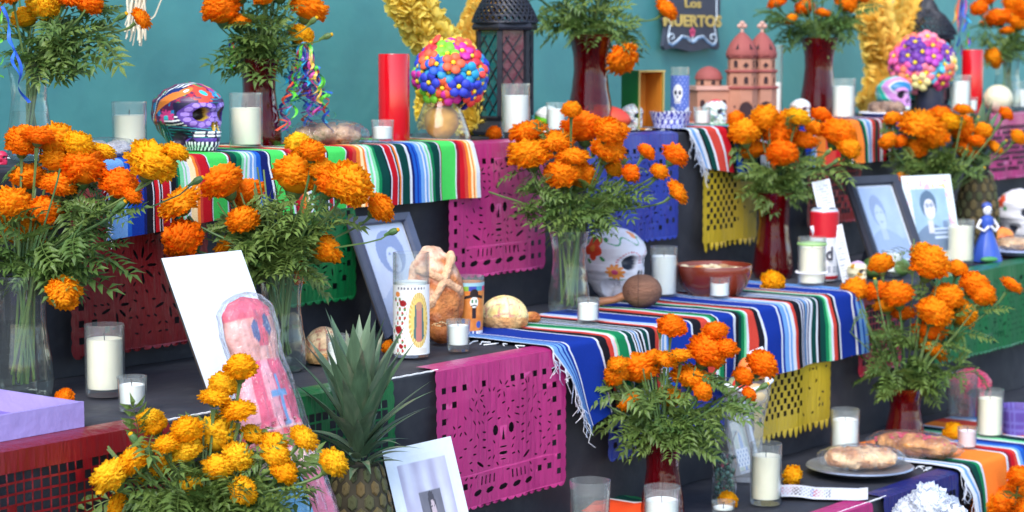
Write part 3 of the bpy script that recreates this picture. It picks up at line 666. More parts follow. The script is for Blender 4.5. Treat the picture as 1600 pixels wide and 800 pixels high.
BK = [(0, .22), (.12, .36), (.3, .52), (.5, .58), (.7, .53), (.85, .39), (.95, .21), (1, .002)]
FR = [(0, .40), (.1, .44), (.25, .46), (.36, .42), (.45, .41), (.55, .41), (.63, .45), (.78, .41), (.9, .28), (.96, .16), (1, .002)]
WD = [(0, .20), (.1, .25), (.25, .29), (.33, .33), (.42, .39), (.55, .39), (.72, .41), (.86, .32), (.95, .18), (1, .002)]
def skull(name, label, cat, p, H_, rz, paint, nu=150, nv=100, deep=1.0, group=None, parent=None, wide=1.0):
    b = MB(); v = []; c = []
    for j in range(nv + 1):
        t = j / nv; z = 1 - (1 - t) ** 1.3 if t > .5 else t * (1 - .5 ** 1.3) / .5
        f, k, w = interp(FR, z), interp(BK, z), interp(WD, z) * wide
        for i in range(nu):
            a = 2 * PI * i / nu; x = w * sin(a); y = -f * cos(a) if cos(a) > 0 else -k * cos(a)
            q = 1 + .03 * cos(4 * a) * (1 if z < .5 else .4); x *= q; y *= q; sink = 0; tag_ = 0
            if y < 0:
                for s in (-1, 1):
                    e = ((x - s * .16) / .092) ** 2 + ((z - .53) / .10) ** 2
                    if e < 1.6: sink = max(sink, .16 * (1 - min(1, e / 1.15) ** 2)); tag_ = 1 if e < 1.0 else tag_
                    e = ((x - s * .035) / .03) ** 2 + ((z - .37 + abs(x) * .5) / .07) ** 2
                    if e < 1.2: sink = max(sink, .08 * (1 - min(1, e))); tag_ = 2 if e < 1 else tag_
                if .17 < z < .30 and abs(x) < .2: sink += .008 * abs(sin(x * 62))
                if abs(z - .235) < .012 and abs(x) < .24: sink += .015
            e = ((abs(x) - .30 * wide) / .12) ** 2 + ((y + .16) / .13) ** 2 + ((z - .22) / .09) ** 2
            if e < 1: sink2 = .09 * (1 - e); x -= math.copysign(sink2, x)
            e = ((y + .05) / .10) ** 2 + ((z - .16) / .12) ** 2
            if e < 1: x -= math.copysign(.10 * (1 - e), x) * deep; tag_ = max(tag_, 3 if e < .75 else 0)
            y += sink * deep
            v.append((x * H_, y * H_, z * H_)); c.append(paint(x, y, z, tag_))
    f = [(j * nu + i, j * nu + (i + 1) % nu, (j + 1) * nu + (i + 1) % nu, (j + 1) * nu + i) for j in range(nv) for i in range(nu)]
    f += [tuple(reversed(range(nu)))]
    b.add(v, f, 0, c)
    o = b.build(name, M_PAINT, parent, True, None, p, (0, 0, rz)); return tag(o, label, cat, group)
# painted purple skull
def paint_purple(x, y, z, t):
    navy, pur, lil, tur = s3(34, 30, 66), s3(96, 64, 160), s3(164, 132, 220), s3(36, 132, 150)
    if t == 1: return s3(40, 30, 30) if ((abs(x) - .16) / .092) ** 2 + ((z - .53) / .10) ** 2 < .75 else s3(186, 150, 50)
    if t == 2: return s3(190, 155, 50)
    if t == 3: return s3(60, 40, 70)
    if z < .70 and (y < -.1 or (y < .05 and z < .45)):
        ex = abs(x) - .17; ez = z - .53; d = math.hypot(ex, ez)
        if y < -.08 and d < .20:
            a = math.atan2(ez, ex); 
            if math.hypot(ex - .15 * cos(round(a / .52) * .52), ez - .15 * sin(round(a / .52) * .52)) < .034: return lil
            return pur
        if z < .05: return WH if sin(math.atan2(y, x) * 60) > .1 else navy
        if z < .13: return WH if sin(math.atan2(y + .05, x) * 46) > 0 else navy
        if z < .19: return pur if sin(y * 60 + x * 60) > 0 else navy
        if .20 < z < .28 and y < -.25: return WH if sin((x) * 62) > -.75 and abs(z - .24) > .008 else navy
        if z < .36: return tur if sin(z * 160 + x * 30) > .2 else navy
        a = math.atan2(z - .53, abs(x) - .17)
        return WH if sin(a * 26) > .25 and a < 0 else navy
    if y < -.2 and z < .76: return tur if sin(z * 120) > .3 and abs(x) < .06 else (rosette(x, z, -.14, .80, .13, 9, s3(214, 74, 50), s3(60, 190, 200), s3(70, 40, 90)) if x < 0 else s3(70, 40, 90))
    # flank: bird, flowers
    bg = s3(92, 34, 84)
    bx, bz = y, z
    if dist(bx, bz, -.17, .86) < .06: return WH if dist(bx, bz, -.18, .87) < .022 else s3(226, 128, 50)
    u = (bx + .17) / .50; cz = .84 - .42 * u + .10 * sin(u * 3.2); hw = .10 * sin(min(1, max(0, u + .15)) * PI) + .012
    if -.05 < u < 1 and abs(bz - cz) < hw:
        return s3(230, 128, 46) if bz < cz + hw * .35 else s3(30, 40, 110)
    if 0.1 < u < 1.1 and cz + hw < bz < cz + hw + .07: return WH if sin(bx * 110 + bz * 60) > 0 else s3(30, 36, 80)
    for cx, cz, rr_, n_, c1, c2 in ((-.10, .84, .12, 9, s3(214, 74, 50), s3(60, 190, 200)), (.10, .93, .09, 7, s3(190, 60, 150), s3(240, 200, 60)), (.14, .80, .10, 8, s3(60, 180, 200), s3(220, 60, 90))):
        q = rosette(x, z, cx, cz, rr_, n_, c1, c2, None) if y < -.02 else None
        if q: return q
    q = rosette(bx, bz, .02, .47, .13, 11, s3(214, 58, 130), s3(60, 190, 200), None, .2)
    if q: return q
    q = rosette(bx, bz, .30, .44, .09, 8, s3(220, 60, 50), s3(230, 180, 60), None)
    if q: return q
    if z < .38 and y > .18: return (s3(40, 120, 160), WH, s3(30, 50, 60), s3(60, 150, 120), s3(200, 80, 40))[int((y * 2.2 + z * .8) * 18) % 5]
    if z < .38: return tur if sin(y * 120) > .2 else navy
    n = noise.noise(Vector((x * 9, y * 9, z * 9)))
    return s3(50, 150, 90) if n > .35 else s3(30, 130, 190) if n < -.38 else s3(190, 40, 60) if .18 < n < .25 else bg
p = at(298, V3 + .09, Z[3]) + Vector((0, 0, .012))
skull("painted_skull", "dark painted skull with orange bird and purple eye rings on the top step", "skull", p, 106 / sc(p), fc(p) + .74, paint_purple, 220, 150, group="painted skulls").scale = (1.12, 1.25, 1)
def paint_white(x, y, z, t):
    w = s3(226, 224, 232)
    if t == 1 or t == 2: return s3(58, 66, 84)
    if x < .1:
        q = rosette(y, z, .10, .72, .17, 5, s3(222, 72, 40), s3(226, 140, 60), None, .3, .28)
        if q: return q
        for a, b in ((-.07, .84), (.27, .80), (.18, .54), (-.06, .58)):
            if ((y - a) * .8 + (z - b) * .6) ** 2 / .0020 + ((z - b) * .8 - (y - a) * .6) ** 2 / .0006 < 1: return s3(40, 140, 70)
        q = rosette(y, z, -.215, .40, .115, 10, s3(230, 140, 60), s3(204, 70, 110), None)
        if q: return q
    if y < -.1:
        d = math.hypot((abs(x) - .16) / 1.0, z - .53)
        if .135 < d < .155 and z > .5 and sin(math.atan2(z - .53, abs(x) - .16) * 26) > .1: return s3(196, 50, 70)
        if z < .30 and abs(z - .30 - .012 * sin(x * 30)) < .008: return s3(90, 150, 100)
        if z > .76 and abs((z - .82) - .05 * sin(x * 26)) < .010: return s3(90, 160, 120)
        if dist(x, z, 0, .9) < .05: return s3(230, 150, 90)
        if .19 < z < .30 and abs(x) < .2 and sin(x * 62) > .93: return s3(170, 170, 180)
    return w
p = P(962, 474, Z[2]) + Vector((0, 0, .012))
skull("white_skull", "big white ceramic skull with red and orange painted flowers behind the brown maraca", "skull", p, 112 / sc(p), fc(p) + .92, paint_white, 200, 140, group="painted skulls")
def paint_green(x, y, z, t):
    if t in (1, 2): return s3(30, 40, 50)
    zones = (s3(60, 170, 180), s3(110, 210, 80), s3(40, 120, 170), s3(200, 140, 210), s3(50, 190, 170))
    k = y * 4.2 + .6 * sin(z * 6) + x * 2; i = math.floor(k)
    if k - i < .12: return WH
    if dist(x, z, -.17, .53) < .19 and y < 0: return s3(205, 140, 205)
    if y > .25 and abs(dist(y, z, .42, .45) - .11) < .025: return WH
    if z < .25: return WH if z > .17 else s3(40, 160, 140)
    return zones[int(i) % 5]
p = at(1398, V3 + .15, Z[3]) + Vector((0, 0, .005))
skull("green_skull", "green and turquoise painted skull on the top step behind the bread plate", "skull", p, 62 / sc(p), fc(p) + .85, paint_green, 120, 80, group="painted skulls")
def paint_floral(x, y, z, t):
    if t: return s3(60, 64, 80)
    q = rosette(y, z, .16, .74, .15, 6, s3(222, 90, 50), s3(170, 40, 30), None, .2, .3)
    if q: return q
    for a, b in ((.02, .6), (.30, .62), (.3, .88)):
        if dist(y, z, a, b) < .05: return s3(60, 150, 80)
    return s3(226, 226, 232)
p = P(1592, 372, Z[2]) + Vector((0, 0, .004))
skull("floral_skull", "white skull with one orange flower behind the halved orange", "skull", p, 76 / sc(p), fc(p) + .8, paint_floral, 110, 80, group="painted skulls")
def small_skull(px, i, v, h, label, col, extra=None, py=None):
    p = at(px, v, Z[i]) if py is None else P(px, py, Z[i]); p = p + Vector((0, 0, .005))
    def pt(x, y, z, t):
        if t in (1, 2): return s3(70, 70, 84)
        r = extra(x, y, z) if extra else None
        return r or s3(*col)
    skull("sugar_skull", label, "sugar skull", p, h / sc(p), fc(p) + .9, pt, 64, 48, group="small sugar skulls")
conf = lambda x, y, z: (s3(60, 150, 90) if sin(x * 50 + z * 33) > .93 else s3(220, 90, 60) if sin(y * 47 - z * 41) > .95 else s3(60, 90, 190) if sin(y * 31 + x * 60) > .96 else None)
small_skull(988, 3, V3 + .14, 40, "white sugar skull with coloured icing flecks beside the orange papaya", (228, 230, 232), conf)
small_skull(1118, 3, V3 + .10, 42, "white sugar skull with red icing on its crown in front of the clay church", (226, 230, 230), lambda x, y, z: s3(214, 50, 60) if z > .93 or dist(y, z, .1, .9) < .05 else conf(x, y, z))
small_skull(857, 3, V3 + .13, 44, "small white skull with green painted band beside the lantern", (226, 230, 226), lambda x, y, z: s3(110, 190, 40) if abs(z - .45 - .25 * y) < .14 else None)
small_skull(1251, 3, V3 + .10, 36, "white sugar skull behind the marigolds at the tall red vase", (230, 232, 232), conf)
small_skull(1340, 2, 0, 34, "small cream sugar skull with golden dots beside the cards and can", (222, 216, 180), lambda x, y, z: s3(180, 130, 30) if dist(y, z, 0, .75) < .12 or dist(y, z, -.3, .4) < .1 else (s3(190, 160, 190) if z > .86 else None), py=444)
small_skull(3, 3, V3 + .05, 22, "tiny pink red sugar skull behind the big marigold bouquet", (196, 40, 80))
p = P(1517, 652, Z[1]) + Vector((0, 0, .004))
def paint_red(x, y, z, t):
    if t in (1, 2): return s3(60, 40, 60)
    return s3(50, 26, 44) if sin(math.atan2(x, y) * 22 + 3 * sin(z * 20)) * sin(z * 52) > .45 else s3(206, 50, 84)
skull("red_skull", "crimson skull covered in dark dots behind the water tumbler", "skull", p, 76 / sc(p), fc(p) + .55, paint_red, 130, 90, group="painted skulls")
# ---------------------------------------------------------------- maraca, bowls, plates
p = P(1003, 487, Z[2]); s = sc(p); r = 29 / s; o = thing("maraca", "brown gourd maraca lying in front of the white skull", "maraca", p + Vector((0, 0, r + .005)), fc(p))
bark = mat("brown gourd", s3(116, 80, 62), .7, .3, 14, 1.5, 50, stretch=(1, 6, 6))
MB().ball(0, 0, 0, r * 1.08, r * .95, r * .90, 40, fn=lambda d: 1 + (.012 * sin(14 * math.atan2(d.y, d.z)) if d.x < -.15 else 0)).build("gourd", bark, o)
MB().tube([(-r * .9, 0, -r * .25), (-r * 1.5, .003, -r * .5), (-r * 2.3, .006, -r * .62)], [.010, .008, .009], 12).build("handle", mat("wood handle", s3(150, 100, 70), .5, .2, 20, stretch=(1, 8, 8)), o)
MB().lathe([(r * .935, -.001), (r * .945, 0), (r * .935, .001)], 40).build("seam", mat("gourd seam", s3(84, 56, 44), .7), o, rot=(0, PI / 2, 0), loc=(-r * .2, 0, 0))
p = P(1115, 466, Z[2]); s = sc(p); R1 = 60 / s; hh = 50 / s
o = thing("clay_bowl", "large brown glazed clay bowl filled with broth behind a votive candle", "bowl", p + Vector((0, 0, .005)), 0)
MB().lathe([(.001, 0), (R1 * .60, 0), (R1 * .66, hh * .05), (R1 * .88, hh * .38), (R1 * .98, hh * .75), (R1, hh * .97), (R1 * .985, hh), (R1 * .95, hh * .99), (R1 * .93, hh * .8), (R1 * .8, hh * .35)], 48).build("bowl_body", mat("glazed clay", s3(118, 46, 28), .25, .2, 9, .15, 30, coat=.4), o)
fb = MB(); fb.lathe([(R1 * .94, hh * .86), (R1 * .5, hh * .88), (.001, hh * .87)], 32, c=lambda x, y, z: mixc(s3(196, 176, 140), s3(150, 110, 70), .5 + noise.noise(Vector((x * 60, y * 60, 1)))))
for k in range(16):
    a, q = uni(0, 6.28), uni(.1, .8) * R1; fb.ball(q * cos(a), q * sin(a), hh * .88, uni(.006, .016), uni(.005, .012), .006, 8, 0, random.choice([s3(214, 196, 160), s3(220, 130, 60), s3(170, 130, 90)]))
fb.build("stew", M_PAINT, o)
p = at(1047, V3 + .07, Z[3]); s = sc(p); R1, hh = 33 / s, 28 / s
def tal(x, y, z):
    a = math.atan2(y, x) * 9; zz = z / hh
    if zz > .86: return s3(40, 40, 130) if sin(a * 3) > 0 else s3(220, 222, 240)
    d = abs((a / PI) % 1 - .5) * 2; e = abs(zz - .45) * 2
    return s3(222, 224, 242) if abs(d - e) < .16 or abs(d - e - .45) < .07 else s3(52, 52, 160)
o = thing("talavera_bowl", "small blue and white patterned bowl in front of the green box", "bowl", p + Vector((0, 0, .004)), 0)
MB().lathe([(.001, 0)] + [(R1 * (.72 + .28 * k / 14), hh * k / 14) for k in range(15)] + [(R1 * .95, hh), (R1 * .75, hh * .3)], 110, c=tal).build("bowl_body", M_PAINT, o)
def plate(px, py, i, wpx, label, mt, v=None, ell=True):
    p = at(px, v, Z[i]) if v is not None else P(px, py, Z[i]); r = wpx / sc(p) / 2
    o = thing("plate", label, "plate", p + Vector((0, 0, .005)), 0, "plates holding bread")
    MB().lathe([(.001, .001), (r * .6, .001), (r * .72, .004), (r * .96, .014), (r, .015), (r * .97, .018), (r * .73, .009), (.001, .006)], 48).build("plate_body", mt, o)
    return p, r
M_PLATE = mat("white plate", s3(220, 222, 228), .3, .03); M_SILVER = mat("foil plate", s3(190, 196, 206), .28, .1, 30, .3, 90, metal=.8)
M_WRAP = glass("cling film", (.97, .98, 1), .10, .13, s3(225, 230, 240), .035, .012)
M_BREAD = mat("baked bread crust", rough=.65, var=.28, scale=70, bump=1.6, bscale=130, attr=True)
def crust(a, b): return lambda x, y, z: mixc(s3(*a), s3(*b), .5 + 1.4 * noise.noise(Vector((x * 38, y * 38, z * 38))))
def wrapshell(o, rx, ry, rz, z0, seed):
    MB().ball(0, 0, z0, rx, ry, rz, 52, fn=lambda d: 1 + .06 * noise.noise(d * 3 + Vector((seed, 0, 0))) + .09 * abs(noise.noise(d * 7 + Vector((0, seed, 0)))) + .05 * abs(noise.noise(d * 17)), k=26).build("plastic_wrap", M_WRAP, o)
def loaf(px, py, i, wpx, hpx, label, cols, v=None, wrap=True, lobes=3, dz=0, yaw=.2, name="bread_loaf", depth=.62, top=None):
    p = at(px, v, Z[i]) if v is not None else P(px, py, Z[i]); s = sc(p); a, h = wpx / s / 2, hpx / s
    o = thing(name, label, "bread", p + Vector((0, 0, .005 + dz)), fc(p) + yaw, "loaves of bread on the steps"); b = MB(); cr = crust(*cols)
    for k in range(lobes):
        q = (k + .5) / lobes * 2 - 1
        b.ball(q * a * .70, .004 * (-1) ** k, h * .46, a * (.20 + .60 / lobes), a * depth * (.8 + .2 * (1 - q * q)), h * (.48 - .07 * abs(q)), 26, 0, cr, lambda d, k=k: 1 + .20 * noise.noise(d * 2.2 + Vector((k, px, 0))) + .10 * noise.noise(d * 6 + Vector((px, k, 0))), 18)
    b.build("crust", M_BREAD, o)
    if top:
        t = MB()
        for k in range(46):
            x, y = uni(-.85, .85) * a, uni(-.5, .3) * a * depth; t.ball(x, y, h * (.93 - .4 * (x / a) ** 2 - .5 * (y / a / depth) ** 2), .006, .004, .003, 6, 0, s3(*top))
        q = t.build("sugar_topping", M_PAINT, o); q['kind'] = 'stuff'
    if wrap: wrapshell(o, a * 1.05, a * depth * 1.15, h * .56, h * .48, px)
    return o
BR = ((150, 92, 54), (206, 150, 96)); BR2 = ((176, 96, 40), (224, 160, 84))
loaf(512, 0, 3, 122, 40, "cling filmed bread roll on the top step beside the ribbons", ((120, 84, 66), (196, 158, 120)), v=V3 + .08, lobes=3, yaw=-.15)
loaf(168, 0, 3, 96, 32, "cling filmed bread behind the big marigolds on the top step", ((170, 170, 180), (196, 186, 176)), v=V3 + .06, lobes=2)
plate(1387, 0, 3, 92, "white plate with rolls on the top step before the green skull", M_PLATE, v=V3 + .05)
loaf(1385, 0, 3, 66, 24, "grey brown rolls on the plate before the green skull", ((110, 84, 72), (168, 138, 118)), v=V3 + .05, lobes=4, dz=.008, wrap=False)
plate(1590, 402, 2, 92, "blue rimmed plate of wrapped bread beside the blue dressed figurine", mat("blue plate", s3(150, 164, 200), .3, .05))
loaf(1592, 398, 2, 74, 22, "wrapped flat bread on the blue rimmed plate", ((196, 150, 104), (220, 184, 140)), lobes=3, dz=.008)
plate(1343, 742, 1, 168, "foil plate with a wrapped bread on the lower step", M_SILVER)
loaf(1345, 742, 1, 128, 36, "golden bread under crinkled cling film on the foil plate", ((186, 130, 84), (232, 196, 150)), lobes=4, dz=.010, depth=.5)
loaf(1428, 718, 1, 150, 40, "doll shaped bread with pink sugar lying past the foil plate", ((150, 84, 34), (206, 144, 78)), lobes=3, yaw=-.42, depth=.36, top=(196, 60, 84))
# standing pan de muerto
p = P(688, 536, Z[2]); s = sc(p); r = 45 / s; h2 = 146 / s
o = thing("dead_bread", "tall sugared golden bread standing behind the religious jar candle", "bread", p + Vector((0, .02, .005)), fc(p) + .55, "loaves of bread on the steps"); o.rotation_euler.x = -.18
b = MB(); b.ball(0, 0, h2 * .5, r * 1.05, r * .6, h2 * .5, 40, 0, lambda x, y, z: mixc(mixc(s3(160, 78, 30), s3(214, 134, 70), .5 + noise.noise(Vector((x * 40, y * 40, z * 40)))), s3(238, 206, 180), max(0, min(.75, (z / h2 - .55) * 2 + noise.noise(Vector((x * 60, y * 60, z * 60)))))), lambda d: 1 + .09 * noise.noise(d * 2.5) + .04 * noise.noise(d * 7), 30); b.build("crust", M_BREAD, o)
for a in (.75, -1.2):
    q = [Vector((sin(a) * k * r * .9, -r * .57 * math.sqrt(max(.05, 1 - .85 * k * k)) , h2 * (.62 + .40 * k * cos(a)))) for k in (-1, -.8, -.55, -.3, 0, .3, .55, .8, 1)]
    MB().tube(q, [.007, .011, .008, .008, .010, .008, .008, .011, .007], 10, 0, s3(226, 176, 136)).build("bone_strip", M_BREAD, o)
def concha(px, py, i, wpx, hpx, label, c0, c1, tilt=0, line=None):
    p = P(px, py, Z[i]); s = sc(p); r, h = wpx / s / 2, hpx / s
    o = thing("concha_bread", label, "sweet bread", p + Vector((0, 0, .005)), fc(p), "loaves of bread on the steps", tilt)
    MB().lathe([(.001, 0), (r * .8, 0), (r * .97, h * .14), (r, h * .28), (r * .9, h * .5), (r * .8, h * .56)], 36, c=crust((196, 140, 84), (226, 180, 120))).build("bun", M_BREAD, o)
    ln = s3(*(line or (220, 150, 130)))
    def cc(x, y, z):
        return ln if abs(sin((x / r * 1.0 + .25 * y / r) * 7)) < .16 or abs(sin((y / r * .9 + z / h) * 6.5)) < .16 else mixc(s3(*c0), s3(*c1), .5 + noise.noise(Vector((x * 50, y * 50, z * 50))))
    MB().lathe([(r * .98, h * .30)] + [(r * 1.01 * cos(a), h * (.30 + .70 * sin(a))) for a in [k * PI / 2 / 18 for k in range(1, 18)]] + [(.001, h)], 70, c=cc).build("sugar_shell", M_BREAD, o)
concha(788, 517, 2, 76, 52, "yellow shell topped sweet bread on the white doily", (240, 214, 130), (250, 232, 170), -.15)
concha(506, 570, 2, 62, 56, "cream sweet bread with pink crust behind the pineapple crown", (214, 160, 120), (230, 206, 160), line=(180, 110, 90))
loaf(832, 510, 2, 34, 20, "small shiny brown bun at the edge of the white doily", BR2, wrap=False, lobes=1, depth=.8)
p = P(690, 540, Z[2]); s = sc(p); r = 20 / s
o = thing("sesame_bun", "brown bun topped with sesame seeds behind a votive candle", "bread", p + Vector((0, 0, .004)), 0, "loaves of bread on the steps")
MB().ball(0, 0, r * .85, r, r, r * .85, 26, 0, crust((140, 72, 26), (190, 112, 50))).build("crust", M_BREAD, o)
b = MB()
for k in range(60):
    a, q = uni(0, 6.28), math.sqrt(rnd()) * .7; b.ball(q * r * cos(a), q * r * sin(a), r * .85 + r * .85 * math.sqrt(1 - q * q), .0022, .0016, .001, 5, 0, random.choice([s3(230, 210, 160), s3(60, 40, 30)]))
q = b.build("seeds", M_PAINT, o); q['kind'] = 'stuff'
p = P(795, 520, Z[2]); r = 70 / sc(p); o = thing("paper_doily", "white lace paper doily under the yellow sweet bread", "doily", p + Vector((0, 0, .004)), 0)
MB().lathe([(r * .0005, .002)] + [(r * k / 6, .002 + .001 * (k % 2)) for k in range(1, 7)], 60, fn=lambda a, z: 1 + .03 * sin(a * 20)).build("lace_sheet", M_WHITE, o)
p = at(940, V3 + .15, Z[3]); s = sc(p)
o = MB().ball(0, 0, 20 / s, 44 / s, 26 / s, 21 / s, 36, 0, lambda x, y, z: mixc(s3(216, 84, 34), s3(206, 60, 60), .5 + x * 8 + noise.noise(Vector((x * 20, y * 20, z * 20))))).build("papaya", M_PAINT, None, loc=p + Vector((0, 0, .004)), rot=(0, .1, fc(p)))
tag(o, "orange red papaya lying on the top step beside a white sugar skull", "papaya")
p = at(1559, V3 + .03, Z[3]); r = 23 / sc(p); o = MB().ball(0, 0, r * .96, r, r, r * .96, 40, 0, lambda x, y, z: mixc(s3(226, 218, 190), s3(200, 196, 160), .5 + noise.noise(Vector((x * 60, y * 60, z * 60)))), lambda d: 1 + .01 * sin(10 * math.atan2(d.y, d.x))).build("melon", M_PAINT, None, loc=p + Vector((0, 0, .004))); tag(o, "pale round melon on the top step in front of a glass vase", "melon")
for px, py, r_, lab in ((1368, 438, 19, "green lime left of the votive candle under the dark frame"), (1408, 436, 17, "green lime behind the votive candle under the dark frame")):
    p = P(px, py, Z[2]); r = r_ / sc(p); o = MB().ball(0, 0, r * .85, r * 1.15, r, r * .9, 22, 0, crust((60, 92, 44), (96, 130, 66))).build("lime", M_PAINT, None, loc=p + Vector((0, .03, .003)), rot=(0, .1, 1)); tag(o, lab.replace("left of", "between sugar skull and"), "lime", "limes below the dark frame")
p = P(1563, 392, Z[2]); r = 19 / sc(p)
o = thing("halved_orange", "halved orange beside the blue dressed figurine and floral skull", "orange", p + Vector((0, 0, r * .9 + .003)), fc(p) + .4)
MB().ball(0, 0, 0, r, r * .9, r, 24, 0, s3(226, 112, 40)).build("peel", M_PAINT, o)
MB().lathe([(r * .98, 0), (r * .9, .004), (.001, .005)], 24, c=s3(240, 150, 70)).build("flesh", M_PAINT, o, rot=(PI / 2, 0, 0), loc=(0, -r * .62, 0))
# ---------------------------------------------------------------- framed pictures and cards
def portrait(bgc, hair, face, dress, mx=.5, top=.22, hw=.20, fs=.66, soft=.02, specs=None, fade=.0, to=(.8, .84, .92)):
    def f(u, v):                                  # v runs from the top down
        n = .5 + .5 * noise.noise(Vector((u * 5, v * 5, 2))); c = mixc(s3(*bgc), s3(*[max(0, q - 18) for q in bgc]), n)
        if v > .66 - .10 * (1 - min(1, abs(u - mx) / .42) ** 2) + .12 * abs(u - mx): c = s3(*dress)
        if abs(u - mx) < .08 and .5 < v < .72: c = s3(*[q - 12 for q in face])
        if ((u - mx) / hw) ** 2 + ((v - top - .17) / .22) ** 2 < 1: c = s3(*hair)
        if ((u - mx - .02) / (hw * fs)) ** 2 + ((v - top - .25) / (.22 * fs + .02)) ** 2 < 1:
            c = s3(*face)
            for s in (-1, 1):
                if ((u - mx - .02 - s * .055) / .03) ** 2 + ((v - top - .19) / .012) ** 2 < 1: c = s3(*hair)
                if specs and abs(math.hypot((u - mx - .02 - s * .06) / 1.2, v - top - .19) - .035) < .008: c = s3(*specs)
            if ((u - mx - .02) / .05) ** 2 + ((v - top - .315) / .012) ** 2 < 1: c = s3(*[q - 40 for q in face])
        return mixc(c, to, fade)
    return f
def framed(px, py, i, w, h, lean, bw, fm, paint, label, cat="picture frame", yaw=0.0, mat_w=0.0, thick=.016, stand=True, name="picture_frame", pos=None, mat_c=None, n=(64, 80), ribbed=False):
    p = (pos or P(px, py, Z[i])) + Vector((0, 0, .005)); o = thing(name, label, cat, p, TH + yaw, None, -lean)
    if bw:
        pf = [(0, -thick * .4), (bw * .15, -thick), (bw * .85, -thick * .75), (bw, -thick * .3)]
        b = MB(); rg = [(0, 0), (w, 0), (w, h), (0, h)]; ins = [(1, 1), (-1, 1), (-1, -1), (1, -1)]
        v = [(x + q[0] * sx, y, z + q[0] * sz) for (x, z), (sx, sz) in zip(rg, ins) for q in pf for y in (q[1],)]
        m = len(pf); f = [(k * m + j, ((k + 1) % 4) * m + j, ((k + 1) % 4) * m + j + 1, k * m + j + 1) for k in range(4) for j in range(m - 1)]
        b.add(v, f); b.add([(x, y, z) for x, z in rg for y in (-thick * .4, 0)], [(k * 2 + 1, ((k + 1) % 4) * 2 + 1, ((k + 1) % 4) * 2, k * 2) for k in range(4)])
        if ribbed:
            for k in range(int(h / .007)):
                z = bw * .6 + k * .007
                if z < h - bw * .6: b.box(bw * .12, bw * .82, -thick * 1.12, -thick * .7, z, z + .0035)
        b.build("frame_moulding", fm, o, smooth=False)
    b = MB(); b.box(.001, w - .001, 0.0005, .004, .001, h - .001, 0, s3(60, 54, 50)); b.build("backing_board", M_PRINT, o, smooth=False)
    x0, x1, z0, z1 = bw * .9, w - bw * .9, bw * .9, h - bw * .9
    b = MB()
    def cf(s, t):
        x, z = s * (x1 - x0), t * (z1 - z0)
        if mat_w and (x < mat_w or x > x1 - x0 - mat_w or z < mat_w or z > z1 - z0 - mat_w): return mat_c or s3(228, 234, 242)
        return paint(((x - mat_w) / (x1 - x0 - 2 * mat_w)), 1 - (z - mat_w) / (z1 - z0 - 2 * mat_w))
    b.grid(lambda s, t: (x0 + (x1 - x0) * s, -.0012, z0 + (z1 - z0) * t), n[0], n[1], 0, cf)
    b.build("printed_picture", M_PRINT, o)
    if bw: MB().grid(lambda s, t: (x0 + (x1 - x0) * s, -.0030, z0 + (z1 - z0) * t), 1, 1).build("cover_glass", glass("picture glass", (.97, .98, 1), .06, .13), o)
    if stand:                                     # strut from the back of the frame to the step behind it
        Y = h * .6 * sin(lean) + .05
        MB().tube([(w * .5, .006, h * .6), (w * .5, Y * cos(lean), Y * sin(lean) + .004)], [.010, .016], 4).build("easel_leg", M_FRAME, o, smooth=False)
    return o
framed(602, 534, 2, .178, .252, .42, .020, mat("grey blue frame", s3(70, 78, 100), .4, .08), portrait((206, 214, 232), (136, 150, 186), (200, 208, 226), (178, 190, 216), .56, .10, .30, fs=.5), "grey framed faded portrait behind the religious jar candle", mat_w=.004)
framed(1366, 430, 2, .188, .262, .46, .026, mat("black carved frame", s3(52, 54, 66), .4, .1), portrait((176, 194, 222), (142, 158, 186), (184, 198, 220), (150, 168, 196), .42, .16, .20), "dark ribbed frame with pale faded portrait beside the beer can", mat_w=.006, ribbed=True, yaw=-.28)
def floral(u, v):
    c = portrait((158, 186, 206), (86, 108, 132), (214, 212, 222), (110, 130, 156), .45, .08, .24, specs=(120, 130, 150))(u, v)
    if u > .80 and dist(u, v, .86, .62) < .10: c = s3(110, 130, 160)
    if .60 < v < .82 and u > .5 and sin(v * 90) > .2: c = s3(200, 214, 236)
    return c
def floralmat(u, v):
    b = min(u, v, 1 - u, 1 - v)
    if b < .05: return s3(226, 236, 238)
    if b < .15:
        k = noise.noise(Vector((u * 12, v * 12, 4)))
        return s3(240, 170, 190) if k > .28 else s3(246, 226, 130) if k < -.25 else s3(170, 200, 230) if .12 < k < .18 else s3(228, 234, 236)
    return floral((u - .15) / .7, (v - .15) / .7)
framed(1428, 419, 2, .176, .238, .24, 0, None, floralmat, "white floral bordered portrait of a person with glasses", "portrait card", thick=.006, name="portrait_card", n=(90, 110), yaw=-.34)
def oldphoto(u, v):
    if .06 < u < .94 and .05 < v < .97:
        c = mixc(s3(176, 170, 196), s3(214, 214, 232), .5 + noise.noise(Vector((u * 7, v * 4, 9))))
        if .33 < u < .72 and .28 < v < .78:
            c = portrait((120, 116, 128), (64, 56, 66), (206, 184, 190), (136, 116, 132), .5, .06, .16)((u - .33) / .39, (v - .28) / .5)
        if .82 < v < .90 and .3 < u < .85 and abs(v - .86 - .02 * sin(u * 55)) < .008: c = s3(80, 80, 110)
        return c
    return s3(226, 232, 244)
framed(642, 868, 1, .178, .258, .30, 0, None, oldphoto, "white bordered leaning card with an old photograph beside the pineapple", "portrait card", thick=.008, mat_w=.018, name="portrait_card", n=(90, 110), stand=False, pos=at(652, V2 - .17, Z[1]))
def whitecard(u, v): return s3(226, 234, 246)
framed(322, 640, 2, .180, .25, .46, 0, None, whitecard, "large blank white card leaning behind the wrapped pink figure", "card", mat_w=.001, name="white_card", thick=.004, stand=False, n=(4, 4), pos=at(330, V2 + .04, Z[2]))
